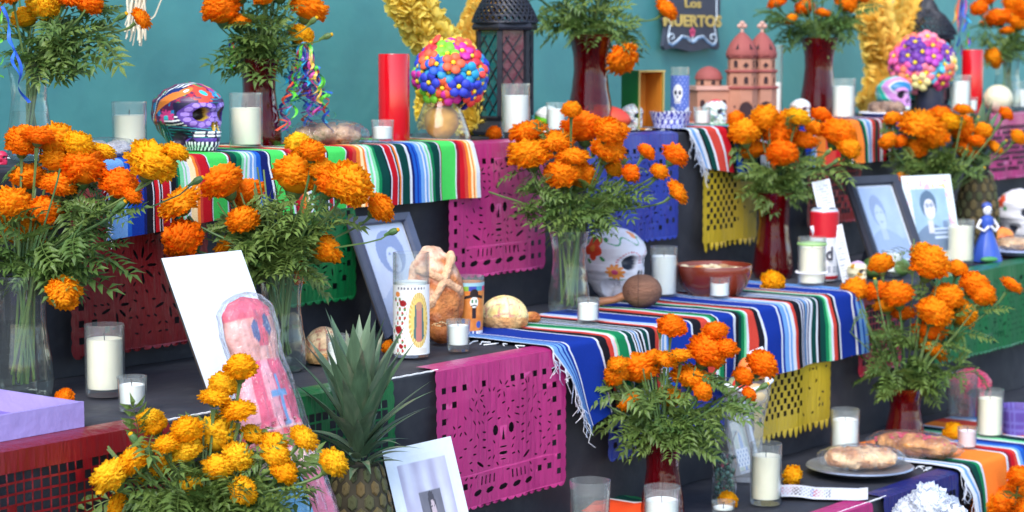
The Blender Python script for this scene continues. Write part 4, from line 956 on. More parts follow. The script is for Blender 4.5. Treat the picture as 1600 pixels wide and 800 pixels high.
def beachphoto(u, v):
    if v > .72 and v < .94 and .1 < u < .9: return s3(70, 90, 160) if sin(u * 40) * sin(v * 60) > .3 else s3(226, 230, 238)
    k = noise.noise(Vector((u * 4, v * 3, 5))); return mixc(s3(160, 176, 150), s3(220, 200, 180), .5 + k) if k < .25 else s3(90, 130, 190)
framed(1148, 748, 1, .085, .185, .28, .006, mat("silver frame", s3(176, 184, 196), .3, .05, metal=.4), beachphoto, "small silver framed bright photo behind the bottle of green beads")
# ---------------------------------------------------------------- wrapped pink figure
p = at(462, V2 - .14, Z[1]) + Vector((0, 0, .005)); s = sc(p); o = thing("wrapped_figure", "long pink and blue doll bread in clear wrap leaning on the middle step", "wrapped figure", p, TH, None, -.30)
top = D(380, 470, dep(p) * 1.02); Hh = (top - p).length * 1.0
def figw(t): return interp([(0, .092), (.25, .082), (.5, .070), (.64, .060), (.74, .052), (.81, .044), (.88, .049), (.95, .046), (.985, .030), (1, .004)], t)
def figc(u, t):
    n = noise.noise(Vector((u * 6, t * 14, 3))); n2 = noise.noise(Vector((u * 3, t * 5, 8)))
    if t > .80:
        if dist(u, (t - .89) * 5, -.25, 0) < .16 or dist(u, (t - .905) * 5, .30, 0) < .16: return s3(70, 84, 130)
        return s3(214, 84, 104) if t > .93 or (abs(u) < .25 and t > .84) else mixc(s3(196, 130, 120), s3(226, 170, 160), .5 + n)
    if abs(u - .1) < .07 and .60 < t < .76 or abs(t - .70) < .010 and abs(u - .1) < .3: return s3(96, 144, 190)
    if t > .60: return s3(216, 80, 110) if n2 > -.05 else s3(222, 150, 160)
    if .535 < t < .60: return s3(196, 60, 72) if n > -.2 else s3(226, 140, 140)
    if t > .46: return s3(206, 160, 150) if n > .1 else s3(236, 200, 204)
    if t > .22: return s3(112, 178, 214) if u < .12 + .5 * n2 - (.34 - t) * 2 else s3(224, 116, 144)
    return s3(130, 186, 214) if abs(u + .2 * n2 * 3) < .22 else s3(232, 130, 148) if n2 > -.1 else s3(236, 180, 190)
b = MB()
def figp(a, t):
    w = figw(t); an = a * 2 * PI; return (w * cos(an) * (1 + .14 * noise.noise(Vector((t * 7, cos(an), 0))) + (.07 * sin(an * 11 + t * 8) * min(1, (.62 - t) * 5) if t < .62 else 0)), w * (.55 + (.10 * sin(cos(an) * 16 + t * 7) if t < .62 else .05 * noise.noise(Vector((cos(an) * 3, t * 16, 2))))) * sin(an) - .05, t * Hh)
b.grid(figp, 110, 150, 0, lambda a, t: figc(cos(a * 2 * PI), t)); b.build("figure_body", mat("iced bread", rough=.45, var=.2, scale=60, bump=1, bscale=70, attr=True), o)
b = MB()
b.grid(lambda a, t: ((figw(t) * 1.05 + .003) * cos(a * 2 * PI) * (1 + .07 * noise.noise(Vector((cos(a * 6.28) * 5, t * 3, a)))), -.05 + (figw(t) * .55 + .008) * sin(a * 2 * PI) * (1 + .20 * noise.noise(Vector((cos(a * 6.28) * 9, t * 2.2, 3))) + .22 * abs(noise.noise(Vector((cos(a * 6.28) * 6, t * 13, 7)))) + .10 * abs(noise.noise(Vector((a * 30, t * 30, 1))))), t * Hh * 1.012), 110, 120)
b.build("plastic_wrap", M_WRAP, o)
# ---------------------------------------------------------------- pineapples
def blade(L, w, curve, fold=.35, n=9):
    b = MB(); v = []
    for k in range(n + 1):
        t = k / n; q = w * (1 - t ** 1.6) * (.75 + .5 * t * (1 - t) * 2); y = -curve * L * t * t; z = L * (t - .25 * abs(curve) * t * t)
        v += [(-q, y + q * fold, z), (0, y, z), (q, y + q * fold, z)]
    b.add(v, [(k * 3 + j, k * 3 + j + 1, k * 3 + 4 + j, k * 3 + 3 + j) for k in range(n) for j in range(2)]); return b
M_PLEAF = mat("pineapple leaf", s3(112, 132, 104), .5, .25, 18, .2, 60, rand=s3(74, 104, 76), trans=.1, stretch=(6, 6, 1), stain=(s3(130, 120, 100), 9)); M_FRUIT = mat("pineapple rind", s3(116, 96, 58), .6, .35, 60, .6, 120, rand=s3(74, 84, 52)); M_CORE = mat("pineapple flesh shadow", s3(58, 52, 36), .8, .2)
def fruitlet():
    b = MB(); v = []; n = 6
    for r, y in ((1, 0), (.82, -.30), (.45, -.42), (.16, -.36)):
        v += [(r * cos(2 * PI * k / n + PI / 6) * .98, y, r * sin(2 * PI * k / n + PI / 6)) for k in range(n)]
    v.append((0, -.62, .25)); f = [(i * n + k, i * n + (k + 1) % n, (i + 1) * n + (k + 1) % n, (i + 1) * n + k) for i in range(3) for k in range(n)] + [(18 + k, 18 + (k + 1) % n, 24) for k in range(n)]
    return b.add(v, f).mesh("fruitlet", M_FRUIT, True, 35)
FRUITLET = fruitlet()
def pineapple(p, rb, hb, leaves, label, seed):
    g = random.Random(seed); o = thing("pineapple", label, "pineapple", p + Vector((0, 0, .005)), 0, "pineapples on the altar")
    prof = lambda t: rb * (math.sin(PI * (.20 + .66 * t)) ** .55)
    MB().lathe([(.001, 0)] + [(prof(k / 14) * .93, hb * k / 14) for k in range(15)] + [(.001, hb)], 24).build("fruit_core", M_CORE, o)
    rows = max(7, int(hb / (rb * .36)))
    for j in range(rows):
        t = (j + .5) / rows; r = prof(t); n = 11; dr = (prof(min(1, t + .03)) - prof(max(0, t - .03))) / (hb * .06)
        for k in range(n):
            a = 2 * PI * (k + .5 * (j % 2)) / n; q = link("fruitlet", FRUITLET, o, (r * .93 * cos(a), r * .93 * sin(a), hb * t), (0, 0, 0), 1)
            sw = PI * r / n * 1.12; q.rotation_euler = (math.atan(dr), 0, a + PI / 2); e_ = g.uniform(.9, 1.1); q.scale = (sw * e_ * .56, sw * g.uniform(.5, .85), hb / rows * .62 * e_)
    ms = {}
    for k, (az, el, L, w, cv) in enumerate(leaves):
        key = (round(L * 40), round(w * 400), round(cv * 5))
        if key not in ms: ms[key] = blade(L, w, cv).mesh("pineapple_leaf", M_PLEAF)
        f = link("leaf", ms[key], o); d = k / len(leaves)
        f.matrix_local = Matrix.Translation((0, 0, hb * .985 + .075 * d)) @ Matrix.Rotation(az, 4, 'Z') @ Matrix.Translation((0, -.018 * (1 - d) - .004, 0)) @ Matrix.Rotation(el, 4, 'X')
    return o
g = random.Random(3); lv = []
for k in range(58):                               # short drooping collar first, long upright blades in the middle
    d = k / 58; lv.append((k * 2.4 + g.uniform(-.2, .2), (1.15 - 1.05 * d) + g.uniform(-.12, .12), 0.06 + .10 * min(1, d * 1.7) * g.uniform(.85, 1.1) + .03 * d, .0095 + .024 * d * d, (.55 - .5 * d) * g.uniform(.4, 1.2)))
pp = at(562, V2 - .10, Z[1]); s = sc(pp); hb = (proj(pp)[1] - 728) / s
pineapple(pp, 56 / s, hb, lv, "pineapple with tall grey green crown standing in front of the green banner", 3)
pp = at(1526, V2 + .23, Z[2]); s = sc(pp); hb = (proj(pp)[1] - 275) / s
pineapple(pp, 33 / s, hb, [(a, e * 1.1, L * .8, w * .9, c) for a, e, L, w, c in lv[::2]], "smaller pineapple behind the blue dressed figurine on the middle step", 5)
# ---------------------------------------------------------------- lanterns
M_IRON = mat("black lantern metal", s3(40, 42, 52), .45, .2, 30, .2, 80, metal=.4); M_TEAL = mat("teal lantern glass", s3(16, 84, 88), .2, .3, 20, .4, 60, coat=.5); M_PLUM = mat("plum lantern glass", s3(86, 30, 52), .2, .3, 30, .4, 60, coat=.5)
def lantern(p, r, h, label, simple=False):
    o = thing("lantern", label, "lantern", p + Vector((0, 0, .004)), .35, "black pierced metal lanterns"); n = 6
    hx = lambda rr, z: [(rr * cos(2 * PI * k / n), rr * sin(2 * PI * k / n), z) for k in range(n)]
    def ring(b, pr):
        for r_, z in pr: b.v += hx(r_, z); b.c += [(1, 1, 1)] * n
        m = len(pr); s0 = len(b.v) - m * n
        for i in range(m - 1):
            for k in range(n): b.f.append((s0 + i * n + k, s0 + i * n + (k + 1) % n, s0 + (i + 1) * n + (k + 1) % n, s0 + (i + 1) * n + k)); b.m.append(0)
    b = MB(); ring(b, [(.01, 0), (r * 1.08, 0), (r * 1.12, h * .02), (r * .90, h * .08), (r * .96, h * .10), (r * .9, h * .11), (.01, h * .11)]); b.build("base", M_IRON, o, smooth=False)
    z0, z1 = h * .11, h * .60
    for k in range(n):
        a = 2 * PI * k / n; MB().box(-.006, .006, -.006, .006, z0, z1).build("corner_post", M_IRON, o, smooth=False, loc=(r * .88 * cos(a), r * .88 * sin(a), 0), rot=(0, 0, a))
    for k in range(n):
        a = 2 * PI * (k + .5) / n; ap = r * .88 * cos(PI / n); wd = r * .88 * .46
        q = MB().box(-wd, wd, -.001, .001, z0, z1).build("glass_panel", M_TEAL if k % 2 else M_PLUM, o, smooth=False, loc=(ap * cos(a), ap * sin(a), 0), rot=(0, 0, a + PI / 2))
        lb = MB(); m = 5
        for i in range(-4, 6):
            for sg in (-1, 1):
                x0, zz0 = -wd, z0 + (z1 - z0) * (i / 5); x1, zz1 = wd, zz0 + sg * (z1 - z0) * .42
                t0 = 0; t1 = 1
                pts = [Vector((x0 + (x1 - x0) * t / 6, -.003, zz0 + (zz1 - zz0) * t / 6)) for t in range(7)]
                pts = [w for w in pts if z0 <= w.z <= z1]
                if len(pts) > 1: lb.tube(pts, .0016, 4)
        lb.build("lattice", M_IRON, o, loc=(ap * cos(a), ap * sin(a), 0), rot=(0, 0, a - PI / 2 + PI))
    b = MB(); ring(b, [(r * .86, z1), (r * 1.10, z1 + h * .005), (r * 1.14, z1 + h * .02), (r * 1.06, z1 + h * .05), (r * 1.0, z1 + h * .055)]); b.build("eave_ring", M_IRON, o, smooth=False)
    # pierced dome: diamond lattice of bars over an ogee outline
    og = lambda t: r * (1.0 * (1 - t ** 1.5) * (1 - .30 * t) * (1 - .25 * sin(PI * min(1, t * 1.1)) * (t > .5)) + .06); zt = lambda t: z1 + h * (.05 + .32 * t)
    pv = MB(); N = 30
    for sg in (-1, 1):
        for k in range(N):
            a0 = 2 * PI * k / N; pv.tube([(og(t) * cos(a0 + sg * t * 1.5), og(t) * sin(a0 + sg * t * 1.5), zt(t)) for t in [q / 10 for q in range(11)]], .0026, 4)
    for t in (0, .12, .3, .5, .7): pv.tube([(og(t) * cos(2 * PI * k / 24), og(t) * sin(2 * PI * k / 24), zt(t)) for k in range(25)], .0024, 4)
    pv.build("pierced_dome", M_IRON, o)
    MB().lathe([(.012, zt(1) - .004), (.016, zt(1)), (.006, zt(1) + h * .02), (.014, zt(1) + h * .05), (.003, zt(1) + h * .10)], 14).build("finial", M_IRON, o)
pl = at(789, V3 + .20, Z[3]); s = sc(pl); lantern(pl, 48 / s, 268 / s, "black pierced metal lantern with teal panes behind the white jar candle")
pl = at(1447, V3 + .24, Z[3]); s = sc(pl); lantern(pl, 42 / s, 186 / s, "dark pierced lantern mostly hidden behind the far bright flower ball", True)
# ---------------------------------------------------------------- balls of bright clay flowers
def clay_flower():
    b = MB()
    for k in range(5):
        a = 2 * PI * k / 5; b.ball(.56 * cos(a), .56 * sin(a), .10, .40, .40, .20, 10)
    b.ball(0, 0, .22, .20, .20, .14, 8, 1); return b.mesh("clay_flower", [mat("clay petal", (.5, .5, .5), .55), mat("yellow eye", s3(236, 200, 40), .5)])
CLAY = clay_flower()
def clay(c): return mat("clay flower %d %d %d" % c, srgb(*c), .55, .06, 40)
def flowerball(p, r, ctr, cols, label, n, seed, fr):
    g = random.Random(seed); o = thing("flower_ball", label, "flower ball", p, 0, "balls of bright clay flowers"); c0 = ctr - p
    MB().ball(c0.x, c0.y, c0.z, r * .80, r * .80, r * .80, 20).build("leafy_core", mat("dark green core", s3(26, 84, 50), .8), o)
    for k in range(n):
        z = 1 - 1.72 * (k + .5) / n; a = k * 2.39996; q = math.sqrt(1 - z * z); d = Vector((q * cos(a), q * sin(a), z)); d = (d + Vector((g.uniform(-.1, .1), g.uniform(-.1, .1), g.uniform(-.1, .1)))).normalized()
        f = link("flower", CLAY, o, mat=clay(cols[g.randrange(len(cols))])); f.matrix_local = Matrix.Translation(c0 + d * r * g.uniform(.86, .98)) @ orient((d + Vector((g.uniform(-.3, .3), -.2, g.uniform(-.3, .3)))).normalized(), g.uniform(0, 6)) @ Matrix.Scale(fr, 4)
    MB().tube([(0, 0, .02), (0, 0, c0.z * .6), tuple(c0)], .006, 6).build("stem", M_STEM, o)
BRIGHT = [(214, 40, 58), (40, 90, 200), (44, 60, 190), (30, 150, 200), (196, 40, 150), (240, 200, 40), (240, 96, 60), (120, 200, 50), (230, 70, 60), (40, 140, 190)]
pv_ = at(690, V3 + .09, Z[3]) + Vector((0, 0, .004)); s = sc(pv_); ct = D(703, 117, dep(pv_)); flowerball(pv_, 56 / s, ct, BRIGHT, "round ball of bright clay flowers in a clear flask beside the lantern", 64, 4, 20 / s)
pr = [(.001, 0), (46 / s, 0), (47 / s, 4 / s), (40 / s, 26 / s), (28 / s, 58 / s), (25 / s, 66 / s), (29 / s, 76 / s), (28 / s, 76 / s), (24 / s, 66 / s)]
o = thing("glass_flask", "clear flared flask with orange paper inside holding the bright flower ball", "vase", pv_, 0)
MB().lathe(pr, 40).build("flask_body", M_RIBGLASS, o); MB().ball(0, 0, 30 / s, 27 / s, 25 / s, 28 / s, 24, 0, None, lambda d: 1 + .06 * noise.noise(d * 4)).build("paper_filling", mat("amber crepe", s3(206, 150, 66), .8, .3, 20, .6, 40), o)
PASTEL = [(110, 50, 150), (90, 40, 140), (240, 120, 90), (240, 220, 150), (230, 90, 160), (90, 190, 220), (200, 50, 110), (240, 130, 150), (170, 60, 170)]
pw_ = at(1452, V3 + .11, Z[3]) + Vector((0, 0, .004)); s = sc(pw_)
flowerball(pw_, 48 / s, D(1441, 103, dep(pw_)), PASTEL, "ball of purple, pink and pastel clay flowers beside the small red candle", 56, 8, 17.5 / s)
o = thing("dark_pot", "dark pot under the pastel flower ball", "pot", pw_, 0); MB().lathe([(.001, 0), (20 / s, 0), (23 / s, 18 / s), (22 / s, 44 / s), (19 / s, 44 / s), (18 / s, 20 / s)], 24).build("pot_body", mat("dark pot", s3(40, 42, 62), .4), o)
# ---------------------------------------------------------------- yellow petal garlands
def garland(path, rad_, n, label, mt, seed, v):
    g = random.Random(seed); pts = [at(x, v, Z[3]) for x, y in path]; pts = [D(x, y, dep(q)) for (x, y), q in zip(path, pts)]; p0 = pts[-1]; o = thing("petal_garland", label, "garland", p0, 0, "thick yellow crepe garlands")
    b = MB(); core = MB(); core.tube([q - p0 for q in pts], rad_ * .62, 10); core.build("garland_core", mt, o)
    for k in range(n * 3):
        t = g.random() * (len(pts) - 1.001); i = int(t); q = pts[i].lerp(pts[i + 1], t - i) - p0; ax = (pts[i + 1] - pts[i]).normalized()
        a = g.uniform(0, 6.28); u = ax.orthogonal().normalized(); d = (u * cos(a) + ax.cross(u) * sin(a)); d = (d + ax * g.uniform(-.5, .5)).normalized(); sd = d.orthogonal().normalized(); sd = (sd * cos(a * 3) + d.cross(sd) * sin(a * 3)); up = sd.cross(d)
        L = rad_ * g.uniform(.36, .58); w = L * .52; b0 = q + d * rad_ * g.uniform(.5, .72); m = b0 + d * L * .55; e = b0 + d * L
        b.add([b0, m - sd * w + up * w * .4, m + up * -w * .1, m + sd * w + up * w * .4, e - sd * w * .6 + up * L * .25, e + sd * w * .6 + up * L * .3], [(0, 2, 1), (0, 3, 2), (1, 2, 5, 4), (2, 3, 5)])
    q = b.build("petals", mt, o); q['kind'] = 'stuff'
M_YEL = mat("yellow crepe petals", s3(255, 238, 110), .75, .1, 40, trans=.45, rand=s3(255, 232, 120), spec=.05); M_GOLD = mat("golden crepe petals", s3(255, 224, 120), .75, .12, 40, trans=.45, spec=.05)
gs = sc(at(700, V3 + .26, Z[3]))
garland([(622, -60), (640, 0), (665, 45), (696, 84), (728, 110), (744, 150), (746, 205)], 33 / gs, 900, "bright yellow crepe petal garland hanging behind the bright flower ball", M_YEL, 1, V3 + .26)
garland([(790, -60), (770, -10), (752, 30), (735, 70), (722, 105)], 27 / gs, 460, "golden crepe petal garland arm beside the lantern dome", M_GOLD, 2, V3 + .28)
garland([(668, 140), (662, 170), (668, 200)], 14 / gs, 120, "short yellow petal tail hanging beside the clear flask", M_YEL, 3, V3 + .24)
gs = sc(at(1390, V3 + .26, Z[3]))
garland([(1362, -40), (1362, 10), (1372, 60), (1382, 100), (1378, 150), (1365, 165)], 27 / gs, 620, "golden crepe garland behind the green and turquoise skull", M_GOLD, 4, V3 + .26)
garland([(1442, -40), (1428, 0), (1410, 40), (1388, 75)], 25 / gs, 420, "golden crepe garland arm in front of the far lantern's dome", M_GOLD, 5, V3 + .28)
# ---------------------------------------------------------------- printed candle, skeleton glass, skull candle
def wrapprint(o, r, z0, z1, a0, a1, paint, name="printed_label", nu=80, nv=120, m=None):
    b = MB(); b.grid(lambda s, t: (r * sin(a0 + (a1 - a0) * s), -r * cos(a0 + (a1 - a0) * s), z0 + (z1 - z0) * t), nu, nv, 0, paint); return b.build(name, m or M_PAINT, o)
p = P(643, 560, Z[2]); s = sc(p); r = 28.5 / s; h = 162 / s
o = thing("printed_candle", "tall jar candle printed with roses and a robed figure in golden rays", "candle", p + Vector((0, 0, .005)), fc(p))
MB().lathe([(.001, 0), (r * .96, 0), (r, .005), (r, h * .95), (r * 1.01, h * .97), (r, h), (r - .003, h), (r - .003, .012), (.001, .01)], 36).build("glass_jar", M_GLASS, o)
MB().lathe([(r - .0035, .012), (r - .0035, h * .72), (.001, h * .715)], 32, cap0=True).build("wax", M_WAX, o)
def virgin(u, v):
    x, y = (u - .66) / .22, (v - .50) / .40
    e = x * x + y * y
    if e < 1:
        if e > .62: return s3(206, 170, 80) if sin(math.atan2(y, x) * 30) > -.2 else s3(236, 214, 150)
        if (x / .32) ** 2 + ((y - .50) / .16) ** 2 < 1: return s3(190, 140, 110)
        if abs(x) < .46 - .12 * y and y < .55: return s3(70, 110, 110) if abs(x) > .26 - .05 * y else s3(190, 120, 110)
        if y < -.6: return s3(60, 50, 60)
        return s3(230, 200, 110)
    for cx, cy, q in ((.33, .74, .075), (.22, .36, .085), (.28, .12, .05)):
        d = math.hypot(u - cx, (v - cy) * 1.6)
        if d < q: return s3(176, 30, 36) if sin(d * 160) > -.4 else s3(120, 14, 24)
    if math.hypot(u - .2, (v - .87) * 1.6) < .06: return s3(226, 140, 70)
    if abs(u - .24 - .06 * sin(v * 13)) < .12 and v < .84 and sin(u * 55) * sin(v * 47 + 2) > .25: return s3(90, 140, 70) if sin(v * 80) > 0 else s3(190, 60, 50)
    if .02 < v < .10 and .40 < u < .85: return s3(222, 216, 206)
    if .94 < v < .97 and .2 < u < .8 and sin(u * 90) > 0: return s3(120, 120, 130)
    return s3(236, 236, 234)
wrapprint(o, r + .0006, h * .03, h * .70, -1.35, 1.35, virgin)
p = P(733, 526, Z[2]); s = sc(p); r = 24 / s; h = 92 / s
o = thing("skeleton_glass", "orange printed glass with a moustached skeleton in a black hat", "glass", p + Vector((0, 0, .005)), fc(p))
MB().lathe([(.001, 0), (r * .84, 0), (r * .86, .006), (r, h), (r - .002, h), (r * .85 - .002, .008), (.001, .008)], 36).build("glass_body", M_GLASS, o)
def skel(u, v):
    if v < .06: return s3(60, 84, 150) if .15 < u < .75 and sin(u * 60) > -.3 else s3(226, 226, 232)
    dx = u - .62
    if abs(v - .73 - .02 * cos(dx * 12)) < .030 and abs(dx) < .24 or (dx / .10) ** 2 + ((v - .79) / .09) ** 2 < 1 and v > .73: return s3(40, 26, 26)
    if (dx / .10) ** 2 + ((v - .62) / .11) ** 2 < 1:
        for q in (-1, 1):
            if math.hypot((dx - q * .042) / .8, (v - .64) * .7) < .026: return s3(40, 120, 60)
        if abs(v - .565 + .3 * abs(dx)) < .012: return s3(30, 20, 20)
        return s3(232, 230, 220)
    if abs(dx) < .05 and .30 < v < .52: return s3(40, 26, 30)
    if v > .84: return (s3(70, 150, 170), s3(200, 60, 110), s3(130, 170, 60), s3(60, 70, 160))[int(u * 6) % 4] if v < .93 else s3(150, 190, 200)
    if u < .24: return (s3(80, 160, 190), s3(200, 90, 120), s3(190, 110, 60), s3(130, 120, 170))[int(v * 7) % 4] if abs((v * 7) % 1 - .5) < .42 else s3(190, 100, 50)
    if dist(u, v, .75, .18) < .07 or dist(u, v, .36, .25) < .05: return s3(60, 90, 170)
    return mixc(s3(206, 116, 44), s3(226, 140, 66), .5 + noise.noise(Vector((u * 9, v * 9, 1))))
b = MB(); b.grid(lambda a, t: ((r * (.86 + .14 * (.03 + t * .87)) + .0006) * sin(-1.5 + 3 * a), -(r * (.86 + .14 * (.03 + t * .87)) + .0006) * cos(-1.5 + 3 * a), h * (.03 + t * .87)), 80, 110, 0, skel); b.build("printed_scene", M_PAINT, o)
b = MB(); b.grid(lambda a, t: ((r * (.86 + .14 * (.03 + t * .87)) + .0006) * sin(1.5 + 3.28 * a), -(r * (.86 + .14 * (.03 + t * .87)) + .0006) * cos(1.5 + 3.28 * a), h * (.03 + t * .87)), 20, 8, 0, lambda u, v: s3(206, 116, 44)); b.build("orange_backing", M_PAINT, o)
p = at(1062, V3 + .13, Z[3]); s = sc(p); r = 14.5 / s; h = 94 / s
o = thing("skull_candle", "slim blue jar candle printed with a white skull beside the green box", "candle", p + Vector((0, 0, .004)), fc(p))
MB().lathe([(.001, 0), (r * .95, 0), (r, .005), (r, h), (r - .002, h), (r - .002, .01), (.001, .01)], 30).build("glass_jar", M_GLASS, o)
MB().lathe([(r * .9, .01), (r * .9, h * .8), (.001, h * .8)], 20, cap0=True).build("wax", M_WAX, o)
def sk(u, v):
    dx = (u - .42) / .9
    if (dx / .20) ** 2 + ((v - .66) / .17) ** 2 < 1 or abs(dx) < .12 and .44 < v < .6:
        for q in (-1, 1):
            if math.hypot(dx - q * .085, (v - .66) * 1.2) < .055: return s3(40, 40, 70)
        if abs(dx) < .025 and .55 < v < .60 or .46 < v < .49 and sin(dx * 90) > 0: return s3(60, 60, 90)
        return s3(232, 230, 236)
    if abs(v - .26 - .06 * sin(u * 9)) < .055: return s3(226, 230, 240)
    if math.hypot(u - .5, v - .12) < .08: return s3(70, 130, 110)
    return s3(84, 108, 190) if sin(u * 40) * sin(v * 50) < .7 else s3(170, 180, 226)
wrapprint(o, r + .0005, h * .03, h * .86, -1.5, 1.5, sk, nu=60, nv=100)
p = at(1214, V3 + .20, Z[3]); candle(1213, 0, 3, 18, 116, .5, "slim tall candle half hidden behind the clay church", v=V3 + .24, name="jar_candle")
# ---------------------------------------------------------------- green niche box
p = at(1017, V3 + .10, Z[3]); s = sc(p); h = 92 / s; w_ = 46 / s; o = thing("niche_box", "tall green wooden niche box with orange lining and beaded gold edge", "box", p + Vector((0, 0, .004)), fc(p) + .52)
M_GREEN = mat("green painted wood", s3(24, 112, 22), .5, .12, 20); M_LIN = mat("orange lining", s3(214, 134, 40), .6, .2, 12)
d = .085
MB().box(-w_ / 2, -w_ / 2 + .004, 0, d, 0, h).build("side_panel", M_GREEN, o, smooth=False); MB().box(w_ / 2 - .004, w_ / 2, 0, d, 0, h).build("side_panel", M_GREEN, o, smooth=False)
MB().box(-w_ / 2 + .0041, w_ / 2 - .0041, d - .004, d, 0, h).build("back_panel", M_LIN, o, smooth=False)
for z in (0, h - .004): MB().box(-w_ / 2 + .0042, w_ / 2 - .0042, .001 if z in (0, h - .004) else .02, d - .0041, z, z + .004).build("shelf", M_LIN, o, smooth=False)
for sg in (-1, 1): MB().box(*sorted((sg * (w_ / 2 - .0041), sg * (w_ / 2 - .0055))), .002, d - .0042, .004, h - .0042).build("lining", M_LIN, o, smooth=False)
b = MB()
for k in range(int(h / .006)):
    for x in (-w_ / 2 + .002, w_ / 2 - .002): b.ball(x, -.002, .003 + k * .006, .0032, .0032, .0032, 6)
for k in range(int(w_ / .006)): b.ball(-w_ / 2 + .006 + k * .006, -.002, h - .002, .0032, .0032, .0032, 6)
b.build("beaded_trim", mat("gold beads", s3(206, 180, 110), .35, .1, metal=.3), o)
# ---------------------------------------------------------------- clay church
p = at(1160, V3 + .15, Z[3]); s = sc(p); k_ = 1 / s; o = thing("clay_church", "pink terracotta church with two domed bell towers and a low chapel", "model church", p + Vector((0, 0, .006)), fc(p) + .32)
M_CLAY = mat("pale terracotta", s3(174, 124, 102), .75, .10, 20, .2, 60); M_RCLAY = mat("rose terracotta", s3(146, 74, 70), .75, .12, 20, .2, 60); M_PALE = mat("blush clay", s3(196, 152, 138), .75, .1, 20, .2, 50); M_HOLESHADE = mat("painted hole shade", s3(52, 34, 38), .9)  # openings are solid shapes; the shade of a hole is put into colour
def prof_n(b, pr, n, cx, cy, m=0, ph=0.0):
    s0 = len(b.v)
    for r_, z in pr: b.v += [(cx + r_ * cos(2 * PI * (q + .5) / n + ph), cy + r_ * sin(2 * PI * (q + .5) / n + ph), z) for q in range(n)]; b.c += [(1, 1, 1)] * n
    for i in range(len(pr) - 1):
        for q in range(n): b.f.append((s0 + i * n + q, s0 + i * n + (q + 1) % n, s0 + (i + 1) * n + (q + 1) % n, s0 + (i + 1) * n + q)); b.m.append(m)
def arch(w, h, n=6): return [(-w, 0), (w, 0)] + [(w * cos(PI * q / n), h + w * 1.3 * sin(PI * q / n)) for q in range(n + 1)]
def tower(cx, cy, R_):
    z = lambda px: px * k_
    for i, (z0, z1, rr) in enumerate(((0, 62, R_), (66, 92, R_ * .93), (96, 118, R_ * .87))):
        b = MB(); prof_n(b, [(rr, z(z0)), (rr, z(z1))], 8, cx, cy); b.build("tower_wall", M_CLAY, o, smooth=False)
        b = MB(); prof_n(b, [(rr * .8, z(z1 - 1)), (rr * 1.06, z(z1)), (rr * 1.14, z(z1 + 2)), (rr * 1.1, z(z1 + 5)), (rr * .8, z(z1 + 6))], 8, cx, cy); b.build("cornice", M_RCLAY, o, smooth=False)
        for q in range(8):
            a = 2 * PI * q / 8; ap = rr * cos(PI / 8)
            if sin(a) > .3: continue
            M = Matrix.Translation((cx + ap * cos(a), cy + ap * sin(a), 0)) @ Matrix.Rotation(a + PI / 2, 4, 'Z')
            sh = arch(3.6 * k_, 9 * k_) if i else (arch(11 * k_, 24 * k_) if q == 6 else [(1.8 * k_ * cos(t), 1.8 * k_ * sin(t) * 1.4) for t in [2 * PI * u / 6 for u in range(6)]])
            if i == 2 and q == 6: sh = [(0, -2 * k_), (5 * k_, 4 * k_), (0, 10 * k_), (-5 * k_, 4 * k_)]
            zz = z(z0) + ((5 * k_) if i else (.001 if q == 6 else 30 * k_))
            nm = "door" if (i == 0 and q == 6) else "window"
            MB().prism([(x, y + zz) for x, y in sh], -.0006, .003).xf(M).build(nm, M_HOLESHADE, o, smooth=False)
            if i or q == 6:                        # raised surround of the opening
                rim = [Vector((x * 1.12, -.0008, y * 1.06 + zz)) for x, y in sh]; MB().tube(rim + [rim[0]], .0012, 5).xf(M).build("surround", M_CLAY, o)
    b = MB(); prof_n(b, [(R_ * 1.0, z(123)), (R_ * 1.02, z(126)), (R_ * .90, z(136)), (R_ * .70, z(148)), (R_ * .42, z(158)), (R_ * .16, z(165)), (.001, z(167))], 16, cx, cy); b.build("dome", M_RCLAY, o)
    for a in (-2.2, -1.2, -.2): MB().prism([(-2.6 * k_, 0), (2.6 * k_, 0), (0, 11 * k_)], -.004, .003).xf(Matrix.Translation((cx + R_ * .86 * cos(a), cy + R_ * .86 * sin(a), z(134))) @ Matrix.Rotation(a + PI / 2, 4, 'Z') @ Matrix.Rotation(-.42, 4, 'X')).build("dome_slit", M_HOLESHADE, o, smooth=False)
    b = MB(); b.tube([(cx, cy, z(165)), (cx, cy, z(172))], 2.6 * k_, 8)
    for dx, dz in ((0, 182), (-4, 177), (4, 177)): b.ball(cx + dx * k_, cy, z(dz), 4.6 * k_, 3.6 * k_, 4.6 * k_, 10)
    b.build("finial", M_PALE, o)
tower(-2 * k_, 0, 25 * k_); tower(36 * k_, 16 * k_, 24 * k_)
MB().box(-76 * k_, -20 * k_, -8 * k_, 40 * k_, 0, 60 * k_).build("chapel_wall", M_CLAY, o, smooth=False); MB().box(-79 * k_, -18 * k_, -11 * k_, 43 * k_, 60.5 * k_, 68 * k_).build("parapet", M_PALE, o, smooth=False)
b = MB(); prof_n(b, [(20 * k_, 68.5 * k_), (20 * k_, 80 * k_)], 10, -52 * k_, 12 * k_); b.build("drum", M_CLAY, o, smooth=False)
b = MB(); prof_n(b, [(22 * k_, 80 * k_), (22 * k_, 83 * k_), (19 * k_, 92 * k_), (13 * k_, 99 * k_), (5 * k_, 103 * k_), (.001, 104 * k_)], 20, -52 * k_, 12 * k_); b.build("dome", M_RCLAY, o)
for x in (-68, -51, -33): MB().prism([(x * k_ + u, 28 * k_ + v) for u, v in arch(3.8 * k_, 10 * k_)], -8.4 * k_, -7 * k_).build("window", M_HOLESHADE, o, smooth=False)
